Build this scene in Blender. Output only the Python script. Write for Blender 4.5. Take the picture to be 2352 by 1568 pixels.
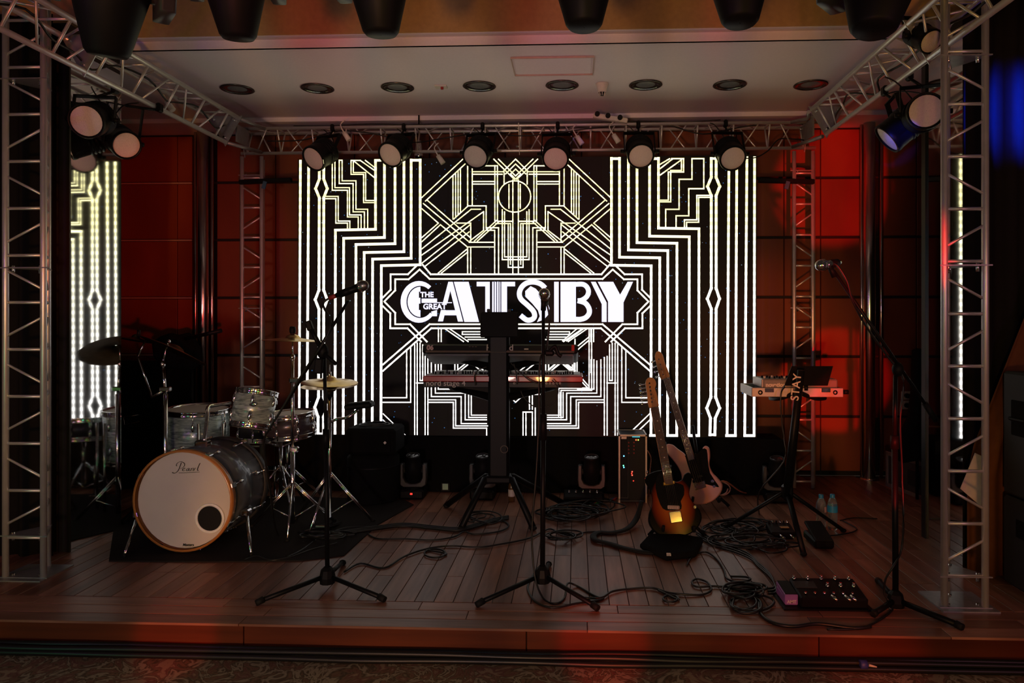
import bpy, math, random
from mathutils import Vector, Matrix
random.seed(7)
for _o in list(bpy.data.objects):
    bpy.data.objects.remove(_o)
SC = bpy.context.scene
COL = SC.collection
R = math.radians
# ---------------------------------------------------------------- camera
FOC, CAMH, YAW, PCX, PCY = 1700.0, 1.315, R(2.5), 1247.8, 731.0
cam = bpy.data.cameras.new('camera'); cam_o = bpy.data.objects.new('camera', cam); COL.objects.link(cam_o)
cam_o.location = (0, 0, CAMH); cam_o.rotation_euler = (R(90), 0, YAW)
cam.sensor_width = 36; cam.lens = FOC / 2352 * 36
cam.shift_x = (1176 - PCX) / 2352; cam.shift_y = (PCY - 784) / 2352
cam.clip_start = .05
SC.camera = cam_o
SC.view_settings.view_transform = 'Standard'; SC.view_settings.look = 'None'
SC.view_settings.gamma = 1; SC.view_settings.use_curve_mapping = False
SC.view_settings.exposure = 0.0
# ---------------------------------------------------------------- world: dim warm hall behind the camera
W = bpy.data.worlds.new('hall_ambient'); SC.world = W; W.use_nodes = True
W.node_tree.nodes['Background'].inputs[0].default_value = (1.0, .70, .54, 1)
W.node_tree.nodes['Background'].inputs[1].default_value = .020

def lamp(name, kind, loc, energy, color, target=None, size=.1, angle=40, blend=.6, gobo=None):
    L = bpy.data.lights.new(name, kind); L.energy = energy; L.color = color
    L.shadow_soft_size = size
    o = bpy.data.objects.new(name, L); COL.objects.link(o); o.location = loc
    if kind == 'SPOT':
        L.spot_size = R(angle); L.spot_blend = blend
    if target is not None:
        o.rotation_euler = (Vector(target) - Vector(loc)).to_track_quat('-Z', 'Y').to_euler()
    if gobo:
        L.use_nodes = True; nt = L.node_tree; em = nt.nodes['Emission']
        tc = nt.nodes.new('ShaderNodeTexCoord'); mp = nt.nodes.new('ShaderNodeMapping')
        mp.inputs['Scale'].default_value = gobo['scale']; mp.inputs['Location'].default_value = gobo.get('off', (0, 0, 0))
        no = nt.nodes.new('ShaderNodeTexNoise'); no.inputs['Scale'].default_value = 1; no.inputs['Detail'].default_value = .6
        cr = nt.nodes.new('ShaderNodeValToRGB'); e = cr.color_ramp.elements
        st = gobo['stops']; e[0].position, e[0].color = st[0]; e[1].position, e[1].color = st[-1]
        for p, c in st[1:-1]:
            q = e.new(p); q.color = c
        nt.links.new(tc.outputs['Normal'], mp.inputs[0]); nt.links.new(mp.outputs[0], no.inputs[0])
        nt.links.new(no.outputs['Fac'], cr.inputs[0]); nt.links.new(cr.outputs[0], em.inputs[0])
    return o
P_BLUE1, P_BLUE2 = (1.83, 4.25, 2.33), (2.42, 3.97, 2.40)
# coloured effect projectors out in the hall, behind the camera
def C4(r, g, b): return (r, g, b, 1)
WARM = [(.34, C4(.05, .012, .004)), (.43, C4(.60, .26, .05)), (.49, C4(1, .40, .07)), (.545, C4(.16, .09, .02)), (.60, C4(1, .16, .03)), (.67, C4(.8, .04, .03))]
lamp('effect_projector_warm', 'SPOT', (-.5, -1.6, .45), 300, (1, 1, 1), (-.4, 5, 1.45), .10, 88, .3,
     dict(scale=(9, 1.6, 1), off=(3.1, 1.7, 0), stops=WARM))
lamp('effect_projector_red', 'SPOT', (.6, .2, .7), 1300, (1, .006, .01), (2.16, 6.3, 2.42), .03, 9.5, .4)
lamp('effect_projector_red_low', 'SPOT', (.5, .2, .55), 1000, (1, .006, .008), (2.17, 6.3, .80), .02, 8.5, .3)
lamp('effect_projector_orange', 'SPOT', (.2, .2, .8), 330, (1, .20, .03), (1.62, 6.3, 1.2), .03, 14, .9)
lamp('effect_projector_left', 'SPOT', (.15, -.2, 1.0), 330, (1, .02, .012), (-3.45, 6.3, 2.0), .05, 17, .7)
lamp('hall_spot_front', 'SPOT', (-1.2, -3.0, .50), 270, (1, .66, .54), (-.8, 4.4, 1.0), .25, 46, .9)
lamp('stage_wash_blue', 'SPOT', (1.0, 2.2, 1.9), 260, (.005, .03, 1), P_BLUE1, .02, 5.0, .5)
lamp('stage_wash_blue_drape', 'SPOT', (2.95, 3.25, 2.42), 800, (.003, .03, 1), P_BLUE2, .03, 34, 1)
lamp('effect_floor_red_left', 'SPOT', (-1.35, 1.85, .30), 34, (1, .05, .01), (-1.72, 3.12, -.05), .02, 17, .6)
lamp('effect_floor_red', 'SPOT', (.1, 1.85, .30), 40, (1, .015, .008), (.12, 3.12, -.05), .02, 19, .6)
lamp('effect_floor_red_right', 'SPOT', (1.0, 1.85, .30), 26, (1, .02, .012), (1.2, 3.12, -.05), .02, 24, .8)
for _n, _l, _c, _e in (('hall_lamp_magenta', (-3.2, .4, 1.7), (.65, .10, 1), 13), ('hall_lamp_orange', (1.4, -1.2, 2.0), (1, .45, .12), 14),
                       ('hall_lamp_green', (-3.0, 1.6, .1), (.1, 1, .45), 6), ('hall_lamp_violet', (2.6, .6, 1.2), (.6, .25, 1), 6),
                       ('hall_lamp_rose', (2.9, -.4, 1.6), (1, .5, .4), 14)):
    lamp(_n, 'POINT', _l, _e, _c, size=.05)

# unseen upright light strips, added in the hall to streak the chrome and trusses
for _n, _l, _c, _e in (('led_bar_yellow', (-2.3, .3, 1.25), (1, .72, .10), 3.5), ('led_bar_amber', (1.7, .1, 1.35), (1, .50, .06), 4.5), ('led_bar_green', (.8, -.7, 1.05), (.15, 1, .12), 3),
                       ('led_bar_violet', (-1.1, -.7, 1.0), (.45, .15, 1), 4), ('led_bar_cyan', (-.5, -.3, 1.6), (.25, .8, 1), 2.6), ('led_bar_rose', (2.7, .9, 1.2), (1, .25, .35), 4)):
    _L = bpy.data.lights.new(_n, 'AREA'); _L.shape = 'RECTANGLE'; _L.size = .05; _L.size_y = 1.0; _L.energy = _e; _L.color = _c
    _o = bpy.data.objects.new(_n, _L); COL.objects.link(_o); _o.location = _l; _o.rotation_euler = (R(90), 0, 0)
# ---------------------------------------------------------------- pixel helpers (2352 x 1568 frame)
_c, _s = math.cos(YAW), math.sin(YAW)
def ray(px, py):
    x = (px - PCX) / FOC; z = -(py - PCY) / FOC
    return Vector((x * _c - _s, x * _s + _c, z))
def P(px, py, y):
    d = ray(px, py); t = y / d.y
    return Vector((d.x * t, y, CAMH + d.z * t))
def G(px, py, z=0.0):
    d = ray(px, py); t = (z - CAMH) / d.z
    return Vector((d.x * t, d.y * t, z))
V = Vector
# ---------------------------------------------------------------- materials
MATS = {}
def mat(name, col=(.5, .5, .5), rough=.5, metal=0, spec=.5, coat=0, noise=None, nscale=30, emit=None, estr=1, alpha=None, trans=0, bump=0, rand=0):
    if name in MATS: return MATS[name]
    m = bpy.data.materials.new(name); m.use_nodes = True; nt = m.node_tree; b = nt.nodes['Principled BSDF']
    b.inputs['Base Color'].default_value = (*col, 1); b.inputs['Roughness'].default_value = rough
    b.inputs['Metallic'].default_value = metal; b.inputs['Specular IOR Level'].default_value = spec
    b.inputs['Coat Weight'].default_value = coat; b.inputs['Transmission Weight'].default_value = trans
    if emit:
        b.inputs['Emission Color'].default_value = (*emit, 1); b.inputs['Emission Strength'].default_value = estr
    if noise is None: noise = .12
    if noise or rand:
        tc = nt.nodes.new('ShaderNodeTexCoord'); n = nt.nodes.new('ShaderNodeTexNoise')
        n.inputs['Scale'].default_value = nscale; n.inputs['Detail'].default_value = 3
        nt.links.new(tc.outputs['Object'], n.inputs['Vector'])
        mr = nt.nodes.new('ShaderNodeMapRange'); mr.inputs['To Min'].default_value = 1 - noise * 1.6; mr.inputs['To Max'].default_value = 1 + noise * 1.6
        nt.links.new(n.outputs['Fac'], mr.inputs['Value'])
        last = mr.outputs[0]
        if rand:
            oi = nt.nodes.new('ShaderNodeObjectInfo'); r2 = nt.nodes.new('ShaderNodeMapRange')
            r2.inputs['To Min'].default_value = 1 - rand; r2.inputs['To Max'].default_value = 1 + rand
            nt.links.new(oi.outputs['Random'], r2.inputs['Value'])
            mu = nt.nodes.new('ShaderNodeMath'); mu.operation = 'MULTIPLY'
            nt.links.new(last, mu.inputs[0]); nt.links.new(r2.outputs[0], mu.inputs[1]); last = mu.outputs[0]
        vm = nt.nodes.new('ShaderNodeVectorMath'); vm.operation = 'SCALE'; vm.inputs[0].default_value = col
        nt.links.new(last, vm.inputs['Scale']); nt.links.new(vm.outputs[0], b.inputs['Base Color'])
        if bump:
            bp = nt.nodes.new('ShaderNodeBump'); bp.inputs['Strength'].default_value = bump; bp.inputs['Distance'].default_value = .004
            nt.links.new(n.outputs['Fac'], bp.inputs['Height']); nt.links.new(bp.outputs[0], b.inputs['Normal'])
    MATS[name] = m
    return m
def nodes(m): return m.node_tree, m.node_tree.nodes['Principled BSDF']
def wood(name, c1, c2, rough, scale, rand=.25, coat=0, spec=.5):
    if name in MATS: return MATS[name]
    m = bpy.data.materials.new(name); m.use_nodes = True; nt, b = nodes(m)
    b.inputs['Roughness'].default_value = rough; b.inputs['Coat Weight'].default_value = coat; b.inputs['Coat Roughness'].default_value = .2
    b.inputs['Specular IOR Level'].default_value = spec
    tc = nt.nodes.new('ShaderNodeTexCoord'); mp = nt.nodes.new('ShaderNodeMapping'); mp.inputs['Scale'].default_value = scale
    oi = nt.nodes.new('ShaderNodeObjectInfo')
    n = nt.nodes.new('ShaderNodeTexNoise'); n.noise_dimensions = '4D'; n.inputs['Scale'].default_value = 1; n.inputs['Detail'].default_value = 5
    nt.links.new(tc.outputs['Object'], mp.inputs[0]); nt.links.new(mp.outputs[0], n.inputs['Vector'])
    wm = nt.nodes.new('ShaderNodeMath'); wm.operation = 'MULTIPLY'; wm.inputs[1].default_value = 37
    nt.links.new(oi.outputs['Random'], wm.inputs[0]); nt.links.new(wm.outputs[0], n.inputs['W'])
    cr = nt.nodes.new('ShaderNodeValToRGB'); cr.color_ramp.elements[0].position = .3; cr.color_ramp.elements[1].position = .72
    cr.color_ramp.elements[0].color = (*c1, 1); cr.color_ramp.elements[1].color = (*c2, 1)
    nt.links.new(n.outputs['Fac'], cr.inputs[0])
    r2 = nt.nodes.new('ShaderNodeMapRange'); r2.inputs['To Min'].default_value = 1 - rand; r2.inputs['To Max'].default_value = 1 + rand
    nt.links.new(oi.outputs['Random'], r2.inputs['Value'])
    vm = nt.nodes.new('ShaderNodeVectorMath'); vm.operation = 'SCALE'
    nt.links.new(cr.outputs[0], vm.inputs[0]); nt.links.new(r2.outputs[0], vm.inputs['Scale']); nt.links.new(vm.outputs[0], b.inputs['Base Color'])
    bp = nt.nodes.new('ShaderNodeBump'); bp.inputs['Strength'].default_value = .12; bp.inputs['Distance'].default_value = .002
    nt.links.new(n.outputs['Fac'], bp.inputs['Height']); nt.links.new(bp.outputs[0], b.inputs['Normal'])
    MATS[name] = m
    return m
def emis(name, col, strength, band=False):
    if name in MATS: return MATS[name]
    m = bpy.data.materials.new(name); m.use_nodes = True; nt, b = nodes(m)
    b.inputs['Base Color'].default_value = (.01, .01, .01, 1); b.inputs['Roughness'].default_value = .6
    b.inputs['Emission Color'].default_value = (*col, 1); b.inputs['Emission Strength'].default_value = strength
    if band:   # picture content of the LED wall: scan bands and a colour drift over the panels
        tc = nt.nodes.new('ShaderNodeTexCoord'); sx = nt.nodes.new('ShaderNodeSeparateXYZ'); nt.links.new(tc.outputs['Object'], sx.inputs[0])
        w = nt.nodes.new('ShaderNodeMath'); w.operation = 'SINE'; k = nt.nodes.new('ShaderNodeMath'); k.operation = 'MULTIPLY'; k.inputs[1].default_value = 2 * math.pi / .058
        nt.links.new(sx.outputs['Z'], k.inputs[0]); nt.links.new(k.outputs[0], w.inputs[0])
        mr = nt.nodes.new('ShaderNodeMapRange'); mr.inputs['From Min'].default_value = -.3; mr.inputs['From Max'].default_value = .5
        mr.inputs['To Min'].default_value = strength * .60; mr.inputs['To Max'].default_value = strength * 1.06
        nt.links.new(w.outputs[0], mr.inputs['Value']); nt.links.new(mr.outputs[0], b.inputs['Emission Strength'])
        cr = nt.nodes.new('ShaderNodeValToRGB'); e = cr.color_ramp.elements
        e[0].position = .0; e[0].color = (1, .95, .92, 1); e[1].position = 1; e[1].color = (1, .88, .40, 1)
        q = e.new(.42); q.color = (1, .94, .66, 1); q = e.new(.6); q.color = (1, .91, .46, 1)
        nz = nt.nodes.new('ShaderNodeTexNoise'); nz.inputs['Scale'].default_value = 1.4; nt.links.new(tc.outputs['Object'], nz.inputs['Vector'])
        m2 = nt.nodes.new('ShaderNodeMapRange'); m2.inputs['From Min'].default_value = .4; m2.inputs['From Max'].default_value = 2.55
        nt.links.new(sx.outputs['Z'], m2.inputs['Value'])
        ad = nt.nodes.new('ShaderNodeMath'); ad.operation = 'MULTIPLY_ADD'; ad.inputs[1].default_value = .5; nt.links.new(nz.outputs['Fac'], ad.inputs[0])
        s2 = nt.nodes.new('ShaderNodeMath'); s2.operation = 'SUBTRACT'; s2.inputs[1].default_value = .25
        nt.links.new(m2.outputs[0], s2.inputs[0]); nt.links.new(s2.outputs[0], ad.inputs[2])
        nt.links.new(ad.outputs[0], cr.inputs[0]); nt.links.new(cr.outputs[0], b.inputs['Emission Color'])
    MATS[name] = m
    return m

BLACK = mat('black_plastic', (.006, .006, .0065), .5, spec=.12)
BLACKM = mat('black_metal', (.0055, .0055, .006), .42, .0, .14)
BLACKC = mat('black_cloth', (.006, .006, .0065), .95, spec=.08)
RUBBER = mat('black_rubber', (.007, .007, .007), .7, spec=.2)
CABLE = mat('cable_rubber', (.007, .007, .007), .42, spec=.4)
DGREY = mat('dark_grey_plastic', (.026, .027, .029), .5, spec=.3)
CHROME = mat('chrome', (.80, .80, .82), .12, 1, noise=.02)
CHROMEC = mat('chrome_column_metal', (.80, .78, .78), .20, 1, noise=.03, bump=.25, nscale=9)
ALU = mat('truss_aluminium', (.72, .71, .72), .40, .70, noise=.10, nscale=14)
ALUD = mat('truss_aluminium_dull', (.40, .40, .42), .45, .8, noise=.15)
PLASTER = mat('white_plaster', (.83, .76, .84), .9, noise=.03, spec=.2, nscale=60)
WHITEP = mat('white_plastic', (.72, .68, .62), .5)
LENS = mat('frosted_lens', (.74, .66, .62), .42, noise=.10, nscale=160, bump=.6, spec=.4)
BRASS = mat('cymbal_bronze', (.62, .42, .20), .28, 1, noise=.12, nscale=7)
MIRROR = mat('mirror_glass', (.80, .82, .82), .042, 1, noise=.03, bump=.02, nscale=3)
# ---------------------------------------------------------------- mesh builder
ORG = {}
class MB:
    def __init__(s): s.v = []; s.f = []; s.sm = []
    def add(s, vs, fs, sm=False):
        b = len(s.v); s.v += [tuple(v) for v in vs]
        for f in fs: s.f.append([i + b for i in f]); s.sm.append(sm)
        return s
    def box(s, c, d, rot=None, ch=0.0):
        x, y, z = d[0] / 2, d[1] / 2, d[2] / 2; c = V(c)
        M = rot if rot is not None else Matrix.Identity(3)
        if ch <= 0:
            vs = [c + M @ V((a * x, b * y, e * z)) for a in (-1, 1) for b in (-1, 1) for e in (-1, 1)]
            return s.add(vs, [(0, 1, 3, 2), (4, 6, 7, 5), (0, 4, 5, 1), (2, 3, 7, 6), (0, 2, 6, 4), (1, 5, 7, 3)])
        ch = min(ch, x * .95, y * .95, z * .95); idx = {}; vs = []
        for a in (-1, 1):
            for b in (-1, 1):
                for e in (-1, 1):
                    for k, q in enumerate(((x, y - ch, z - ch), (x - ch, y, z - ch), (x - ch, y - ch, z))):
                        idx[(a, b, e, k)] = len(vs); vs.append(c + M @ V((a * q[0], b * q[1], e * q[2])))
        I = lambda a, b, e, k: idx[(a, b, e, k)]
        fs = []
        for a in (-1, 1):
            fs.append([I(a, -1, -1, 0), I(a, 1, -1, 0), I(a, 1, 1, 0), I(a, -1, 1, 0)][::a])
            fs.append([I(-1, a, -1, 1), I(-1, a, 1, 1), I(1, a, 1, 1), I(1, a, -1, 1)][::a])
            fs.append([I(-1, -1, a, 2), I(1, -1, a, 2), I(1, 1, a, 2), I(-1, 1, a, 2)][::a])
            for b in (-1, 1):
                fs.append([I(a, b, -1, 0), I(a, b, 1, 0), I(a, b, 1, 1), I(a, b, -1, 1)][::-a * b])
                fs.append([I(a, -1, b, 0), I(a, 1, b, 0), I(a, 1, b, 2), I(a, -1, b, 2)][::a * b])
                fs.append([I(-1, a, b, 1), I(1, a, b, 1), I(1, a, b, 2), I(-1, a, b, 2)][::-a * b])
                for e in (-1, 1):
                    fs.append([I(a, b, e, 0), I(a, b, e, 1), I(a, b, e, 2)][::a * b * e])
        return s.add(vs, fs)
    def tube(s, a, b, r, r2=None, n=10, cap=True):
        a, b = V(a), V(b); r2 = r if r2 is None else r2; d = (b - a)
        if d.length < 1e-6: return s
        q = d.to_track_quat('Z', 'Y'); vs = []
        for p, rr in ((a, r), (b, r2)):
            for i in range(n):
                t = 2 * math.pi * i / n; vs.append(p + q @ V((math.cos(t) * rr, math.sin(t) * rr, 0)))
        s.add(vs, [(i, (i + 1) % n, n + (i + 1) % n, n + i) for i in range(n)], True)
        if cap:
            b0 = len(s.v) - 2 * n
            s.f.append([b0 + i for i in range(n)][::-1]); s.sm.append(False)
            s.f.append([b0 + n + i for i in range(n)]); s.sm.append(False)
        return s
    def lathe(s, prof, c, axis=(0, 0, 1), n=24, sm=True, squash=None, x=None):
        c = V(c); q = V(axis).to_track_quat('Z', 'Y'); k = len(prof); vs = []
        for (r, z) in prof:
            for i in range(n):
                t = 2 * math.pi * i / n; e = V((math.cos(t) * r, math.sin(t) * r, z))
                vs.append(c + q @ e)
        fs = [(j * n + i, j * n + (i + 1) % n, (j + 1) * n + (i + 1) % n, (j + 1) * n + i) for j in range(k - 1) for i in range(n)]
        return s.add(vs, fs, sm)
    def disc(s, c, axis, r, n=24):
        c = V(c); q = V(axis).to_track_quat('Z', 'Y')
        return s.add([c + q @ V((math.cos(2 * math.pi * i / n) * r, math.sin(2 * math.pi * i / n) * r, 0)) for i in range(n)], [tuple(range(n))])
    def ell(s, c, r, n=12, m=8, rot=None):
        c = V(c); M = rot if rot is not None else Matrix.Identity(3); r = r if hasattr(r, '__len__') else (r, r, r)
        vs = []
        for j in range(m + 1):
            p = math.pi * j / m
            for i in range(n):
                t = 2 * math.pi * i / n
                vs.append(c + M @ V((math.sin(p) * math.cos(t) * r[0], math.sin(p) * math.sin(t) * r[1], -math.cos(p) * r[2])))
        return s.add(vs, [(j * n + i, j * n + (i + 1) % n, (j + 1) * n + (i + 1) % n, (j + 1) * n + i) for j in range(m) for i in range(n)], True)
    def path(s, pts, r, n=6, smooth=4, flat=None):
        pts = [V(p) for p in pts]
        if smooth > 1 and len(pts) > 2:
            out = []
            for i in range(len(pts) - 1):
                p0 = pts[max(i - 1, 0)]; p1 = pts[i]; p2 = pts[i + 1]; p3 = pts[min(i + 2, len(pts) - 1)]
                for k in range(smooth):
                    t = k / smooth
                    out.append(.5 * ((2 * p1) + (p2 - p0) * t + (2 * p0 - 5 * p1 + 4 * p2 - p3) * t * t + (3 * p1 - p0 - 3 * p2 + p3) * t ** 3))
            out.append(pts[-1]); pts = out
        vs = []; m = len(pts); up = V((0, 0, 1)); rr = r if hasattr(r, '__len__') else None
        for i, p in enumerate(pts):
            d = (pts[min(i + 1, m - 1)] - pts[max(i - 1, 0)]).normalized()
            u = d.cross(up)
            if u.length < 1e-3: u = V((1, 0, 0))
            u.normalize(); w = u.cross(d).normalized()
            a = rr[0] + (rr[1] - rr[0]) * i / (m - 1) if rr else r
            for k in range(n):
                t = 2 * math.pi * k / n
                vs.append(p + u * math.cos(t) * a + w * math.sin(t) * a * (flat or 1))
        s.add(vs, [(j * n + i, j * n + (i + 1) % n, (j + 1) * n + (i + 1) % n, (j + 1) * n + i) for j in range(m - 1) for i in range(n)], True)
        b0 = len(s.v) - m * n
        s.f.append([b0 + i for i in range(n)][::-1]); s.sm.append(False); s.f.append([b0 + (m - 1) * n + i for i in range(n)]); s.sm.append(False)
        return s
    def prism(s, poly, o, ux, uy, depth, ch=0.0):
        """extruded 2-D outline; ux x uy is the front; ch rounds the rims"""
        o, ux, uy = V(o), V(ux), V(uy); nn = ux.cross(uy).normalized(); n = len(poly)
        ar = sum(poly[i][0] * poly[(i + 1) % n][1] - poly[(i + 1) % n][0] * poly[i][1] for i in range(n))
        if ar < 0: poly = poly[::-1]
        def ring(off, inset):
            out = []
            for i in range(n):
                a, p, b = V(poly[i - 1]), V(poly[i]), V(poly[(i + 1) % n])
                e = (b - a)
                e = e.normalized() if e.length > 1e-9 else V((1, 0))
                q = p + V((-e.y, e.x)) * inset
                out.append(o + ux * q.x + uy * q.y + nn * off)
            return out
        rs = [(-depth / 2, ch), (-depth / 2 + ch, 0), (depth / 2 - ch, 0), (depth / 2, ch)] if ch else [(-depth / 2, 0), (depth / 2, 0)]
        vs = []
        for r_ in rs: vs += ring(*r_)
        k = len(rs)
        s.add(vs, [(j * n + i, j * n + (i + 1) % n, (j + 1) * n + (i + 1) % n, (j + 1) * n + i) for j in range(k - 1) for i in range(n)], bool(ch))
        b0 = len(s.v) - k * n
        s.f.append([b0 + i for i in range(n)][::-1]); s.sm.append(False); s.f.append([b0 + (k - 1) * n + i for i in range(n)]); s.sm.append(False)
        return s
    def mesh(s, name, off=None):
        me = bpy.data.meshes.new(name); off = off or V((0, 0, 0))
        me.from_pydata([(v[0] - off.x, v[1] - off.y, v[2] - off.z) for v in s.v], [], s.f)
        me.polygons.foreach_set('use_smooth', s.sm); me.update()
        return me
    def build(s, name, m, parent=None, off=None):
        if off is None: off = ORG.get(parent.name if parent else None, V((0, 0, 0)))
        o = bpy.data.objects.new(name, s.mesh(name, off)); COL.objects.link(o)
        o.data.materials.append(m)
        if parent: o.parent = parent; ORG[o.name] = off
        return o
def tag(o, label, cat, group=None, kind=None):
    o['label'] = label; o['category'] = cat
    if group: o['group'] = group
    if kind: o['kind'] = kind
    return o
def thing(name, label, cat, loc=(0, 0, 0), group=None, kind=None, local=False):
    o = bpy.data.objects.new(name, None); COL.objects.link(o); o.location = loc; o.empty_display_size = .05
    ORG[o.name] = V((0, 0, 0)) if local else V(loc)
    return tag(o, label, cat, group, kind)
def struct(o, label, cat): return tag(o, label, cat, kind='structure')
def copy_tree(o, parent=None):
    c = o.copy(); COL.objects.link(c); c.parent = parent
    for ch in [x for x in bpy.data.objects if x.parent == o]: copy_tree(ch, c)
    return c
def frame(o, u, n):
    """matrix with local X along u, local Z roughly along n"""
    u = V(u).normalized(); n = V(n); n = (n - u * n.dot(u)).normalized(); v = n.cross(u)
    M = Matrix((u, v, n)).transposed().to_4x4(); M.translation = V(o); return M
_txt = {}
def text(s, size, o, ux, uy, m, parent, name='lettering', align='CENTER', bold=0.0, shear=0.0, depth=.0006, space=1.0):
    cu = bpy.data.curves.new('t', 'FONT'); cu.body = s; cu.size = size; cu.align_x = align; cu.align_y = 'CENTER'; cu.extrude = depth
    cu.offset = bold; cu.shear = shear; cu.space_character = space
    t = bpy.data.objects.new('t', cu); COL.objects.link(t)
    me = bpy.data.meshes.new_from_object(t.evaluated_get(bpy.context.evaluated_depsgraph_get()))
    bpy.data.objects.remove(t); bpy.data.curves.remove(cu)
    ux, uy, o = V(ux).normalized(), V(uy).normalized(), V(o); nn = ux.cross(uy)
    off = ORG.get(parent.name if parent else None, V((0, 0, 0)))
    for v in me.vertices: v.co = o + ux * v.co.x + uy * v.co.y + nn * v.co.z - off
    me.materials.clear(); me.materials.append(m); me.name = name
    ob = bpy.data.objects.new(name, me); COL.objects.link(ob); ob.parent = parent
    if parent: ORG[ob.name] = off
    return ob
EX, EY, EZ = V((1, 0, 0)), V((0, 1, 0)), V((0, 0, 1))
# ================================================================= STRUCTURE
YF = 3.125           # stage front edge
YB = 6.30            # back wall
XL, XR = -4.15, 3.40
HALL = -.13          # hall floor level
ZC = CAMH + 1.633    # stage ceiling
struct(MB().box(((XL + XR) / 2, (YF + .03 + YB) / 2, -.067), (XR - XL + 2, YB - YF - .03, .126)).build('floor', mat('floor_joint_dark', (.012, .008, .006), .8)), 'dark reddish brown plank stage floor', 'floor')
stage_floor = bpy.data.objects['floor']
PLANK = wood('stage_plank_wood', (.15, .062, .038), (.35, .165, .108), .36, (22, 2.2, 6), .32, coat=.0, spec=.30)
PLANKX = wood('stage_border_wood', (.15, .062, .038), (.35, .165, .108), .36, (2.2, 22, 6), .32, coat=.0, spec=.30)
rp = random.Random(3)
pw = .0905; n = 0; mcache = {}
def plank(l, w, along_y):
    k = (round(l, 2), round(w, 3), along_y)
    if k not in mcache:
        b = MB().box((0, 0, 0), (w - .0035, l - .003, .011) if along_y else (l - .003, w - .0035, .011), ch=.0012)
        mcache[k] = b.mesh('plank'); mcache[k].materials.append(PLANK if along_y else PLANKX)
    o = bpy.data.objects.new('plank', mcache[k]); COL.objects.link(o); o.parent = stage_floor; return o
ycut = YF + .285
x = XL + .55
while x < XR - .1:
    y = ycut + .0; first = True
    while y < 6.25:
        l = rp.choice((.62, .80, .98, 1.16)) if not first else rp.choice((.34, .52, .70, .88))
        l = min(l, 6.30 - y); first = False
        if l > .05:
            plank(l, pw, True).location = (x, y + l / 2, -.0055)
        y += l
    x += pw
for r_ in range(3):
    x = XL - .6 + r_ * .37
    while x < XR + .6:
        l = rp.choice((.9, 1.2, 1.5)); plank(l, .093, False).location = (x + l / 2, YF + .0465 + r_ * .0945, -.0055); x += l
# fascia of the stage
fas = MB().box(((XL + XR) / 2, YF + .03, -.07), (XR - XL + 2, .02, .118)).build('trim_1', mat('fascia_back', (.02, .01, .008), .8))
struct(fas, 'low reddish wooden riser along the front of the stage', 'riser')
FAS = wood('fascia_wood', (.065, .014, .005), (.11, .024, .008), .5, (1.6, 8, 24), .18, coat=0, spec=.15)
jx = P(1209, 1470, YF).x
for k in range(-4, 4):
    MB().box((jx + k * 1.22 + .61, YF + .011, -.0665), (1.216, .018, .123), ch=.002).build('board', FAS, fas, off=V((0, 0, 0)))
# hall carpet
cm = mat('hall_carpet', (.2, .15, .1), .95, spec=.1)
nt, b = nodes(cm)
tc = nt.nodes.new('ShaderNodeTexCoord'); nz = nt.nodes.new('ShaderNodeTexNoise'); nz.inputs['Scale'].default_value = 5.5; nz.inputs['Detail'].default_value = 4; nz.inputs['Distortion'].default_value = 2.2
wv = nt.nodes.new('ShaderNodeTexVoronoi'); wv.feature = 'DISTANCE_TO_EDGE'; wv.inputs['Scale'].default_value = 7
nt.links.new(tc.outputs['Object'], nz.inputs['Vector'])
mx = nt.nodes.new('ShaderNodeMix'); mx.data_type = 'VECTOR'; mx.inputs[0].default_value = .28
nt.links.new(tc.outputs['Object'], mx.inputs[4]); nt.links.new(nz.outputs['Color'], mx.inputs[5]); nt.links.new(mx.outputs[1], wv.inputs['Vector'])
cr = nt.nodes.new('ShaderNodeValToRGB'); e = cr.color_ramp.elements; e[0].color = (.32, .27, .18, 1); e[1].color = (.085, .065, .042, 1); e[0].position = .02; e[1].position = .09
q = e.new(.16); q.color = (.20, .13, .08, 1); q = e.new(.26); q.color = (.16, .075, .06, 1); q = e.new(.34); q.color = (.30, .22, .14, 1)
nt.links.new(wv.outputs['Distance'], cr.inputs[0])
nt.links.new(cr.outputs[0], b.inputs['Base Color'])
struct(MB().box((-.4, .3, HALL - .02), (11, 5.62, .04)).build('floor_hall', cm), 'patterned brown and cream hall carpet in front of the stage', 'carpet')
# back wall with wooden panels and metal inlay strips
wb = MB().box(((XL + XR) / 2, YB + .06, 1.46), (XR - XL + .4, .1, 2.92)).build('wall_back', mat('wall_joint_dark', (.006, .004, .004), .7))
struct(wb, 'back wall clad in red brown wooden panels', 'wall')
WP = wood('wall_panel_wood', (.16, .036, .013), (.25, .060, .020), .45, (3, 3, 1.2), .16)
zs = [.03] + [P(360, yy, YB).z for yy in (947, 815, 684, 552, 421)] + [2.905]
xs = [XL + .05, P(278, 600, YB).x - .02]
xs = [-4.1, -3.46, P(443, 600, YB).x, P(499, 600, YB).x, P(634, 600, YB).x, -1.9, -1.25, -.6, .05, .7, 1.35, P(1800, 600, YB).x, P(1884, 600, YB).x, P(1976, 600, YB).x, P(2028, 600, YB).x, P(2104, 600, YB).x, 3.35]
BACKP = mat('column_backing_black', (.007, .007, .008), .35)
for i in range(len(xs) - 1):
    for j in range(len(zs) - 1):
        a, c = xs[i], xs[i + 1]; d, e_ = zs[j], zs[j + 1]
        colb = (i == 2 or i == 13)
        MB().box(((a + c) / 2, YB, (d + e_) / 2), (c - a - .008, .022, e_ - d - .022), ch=.003).build('panel', BACKP if colb else WP, wb)
STRIP = mat('inlay_strip_metal', (.75, .55, .48), .50, .6)
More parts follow.
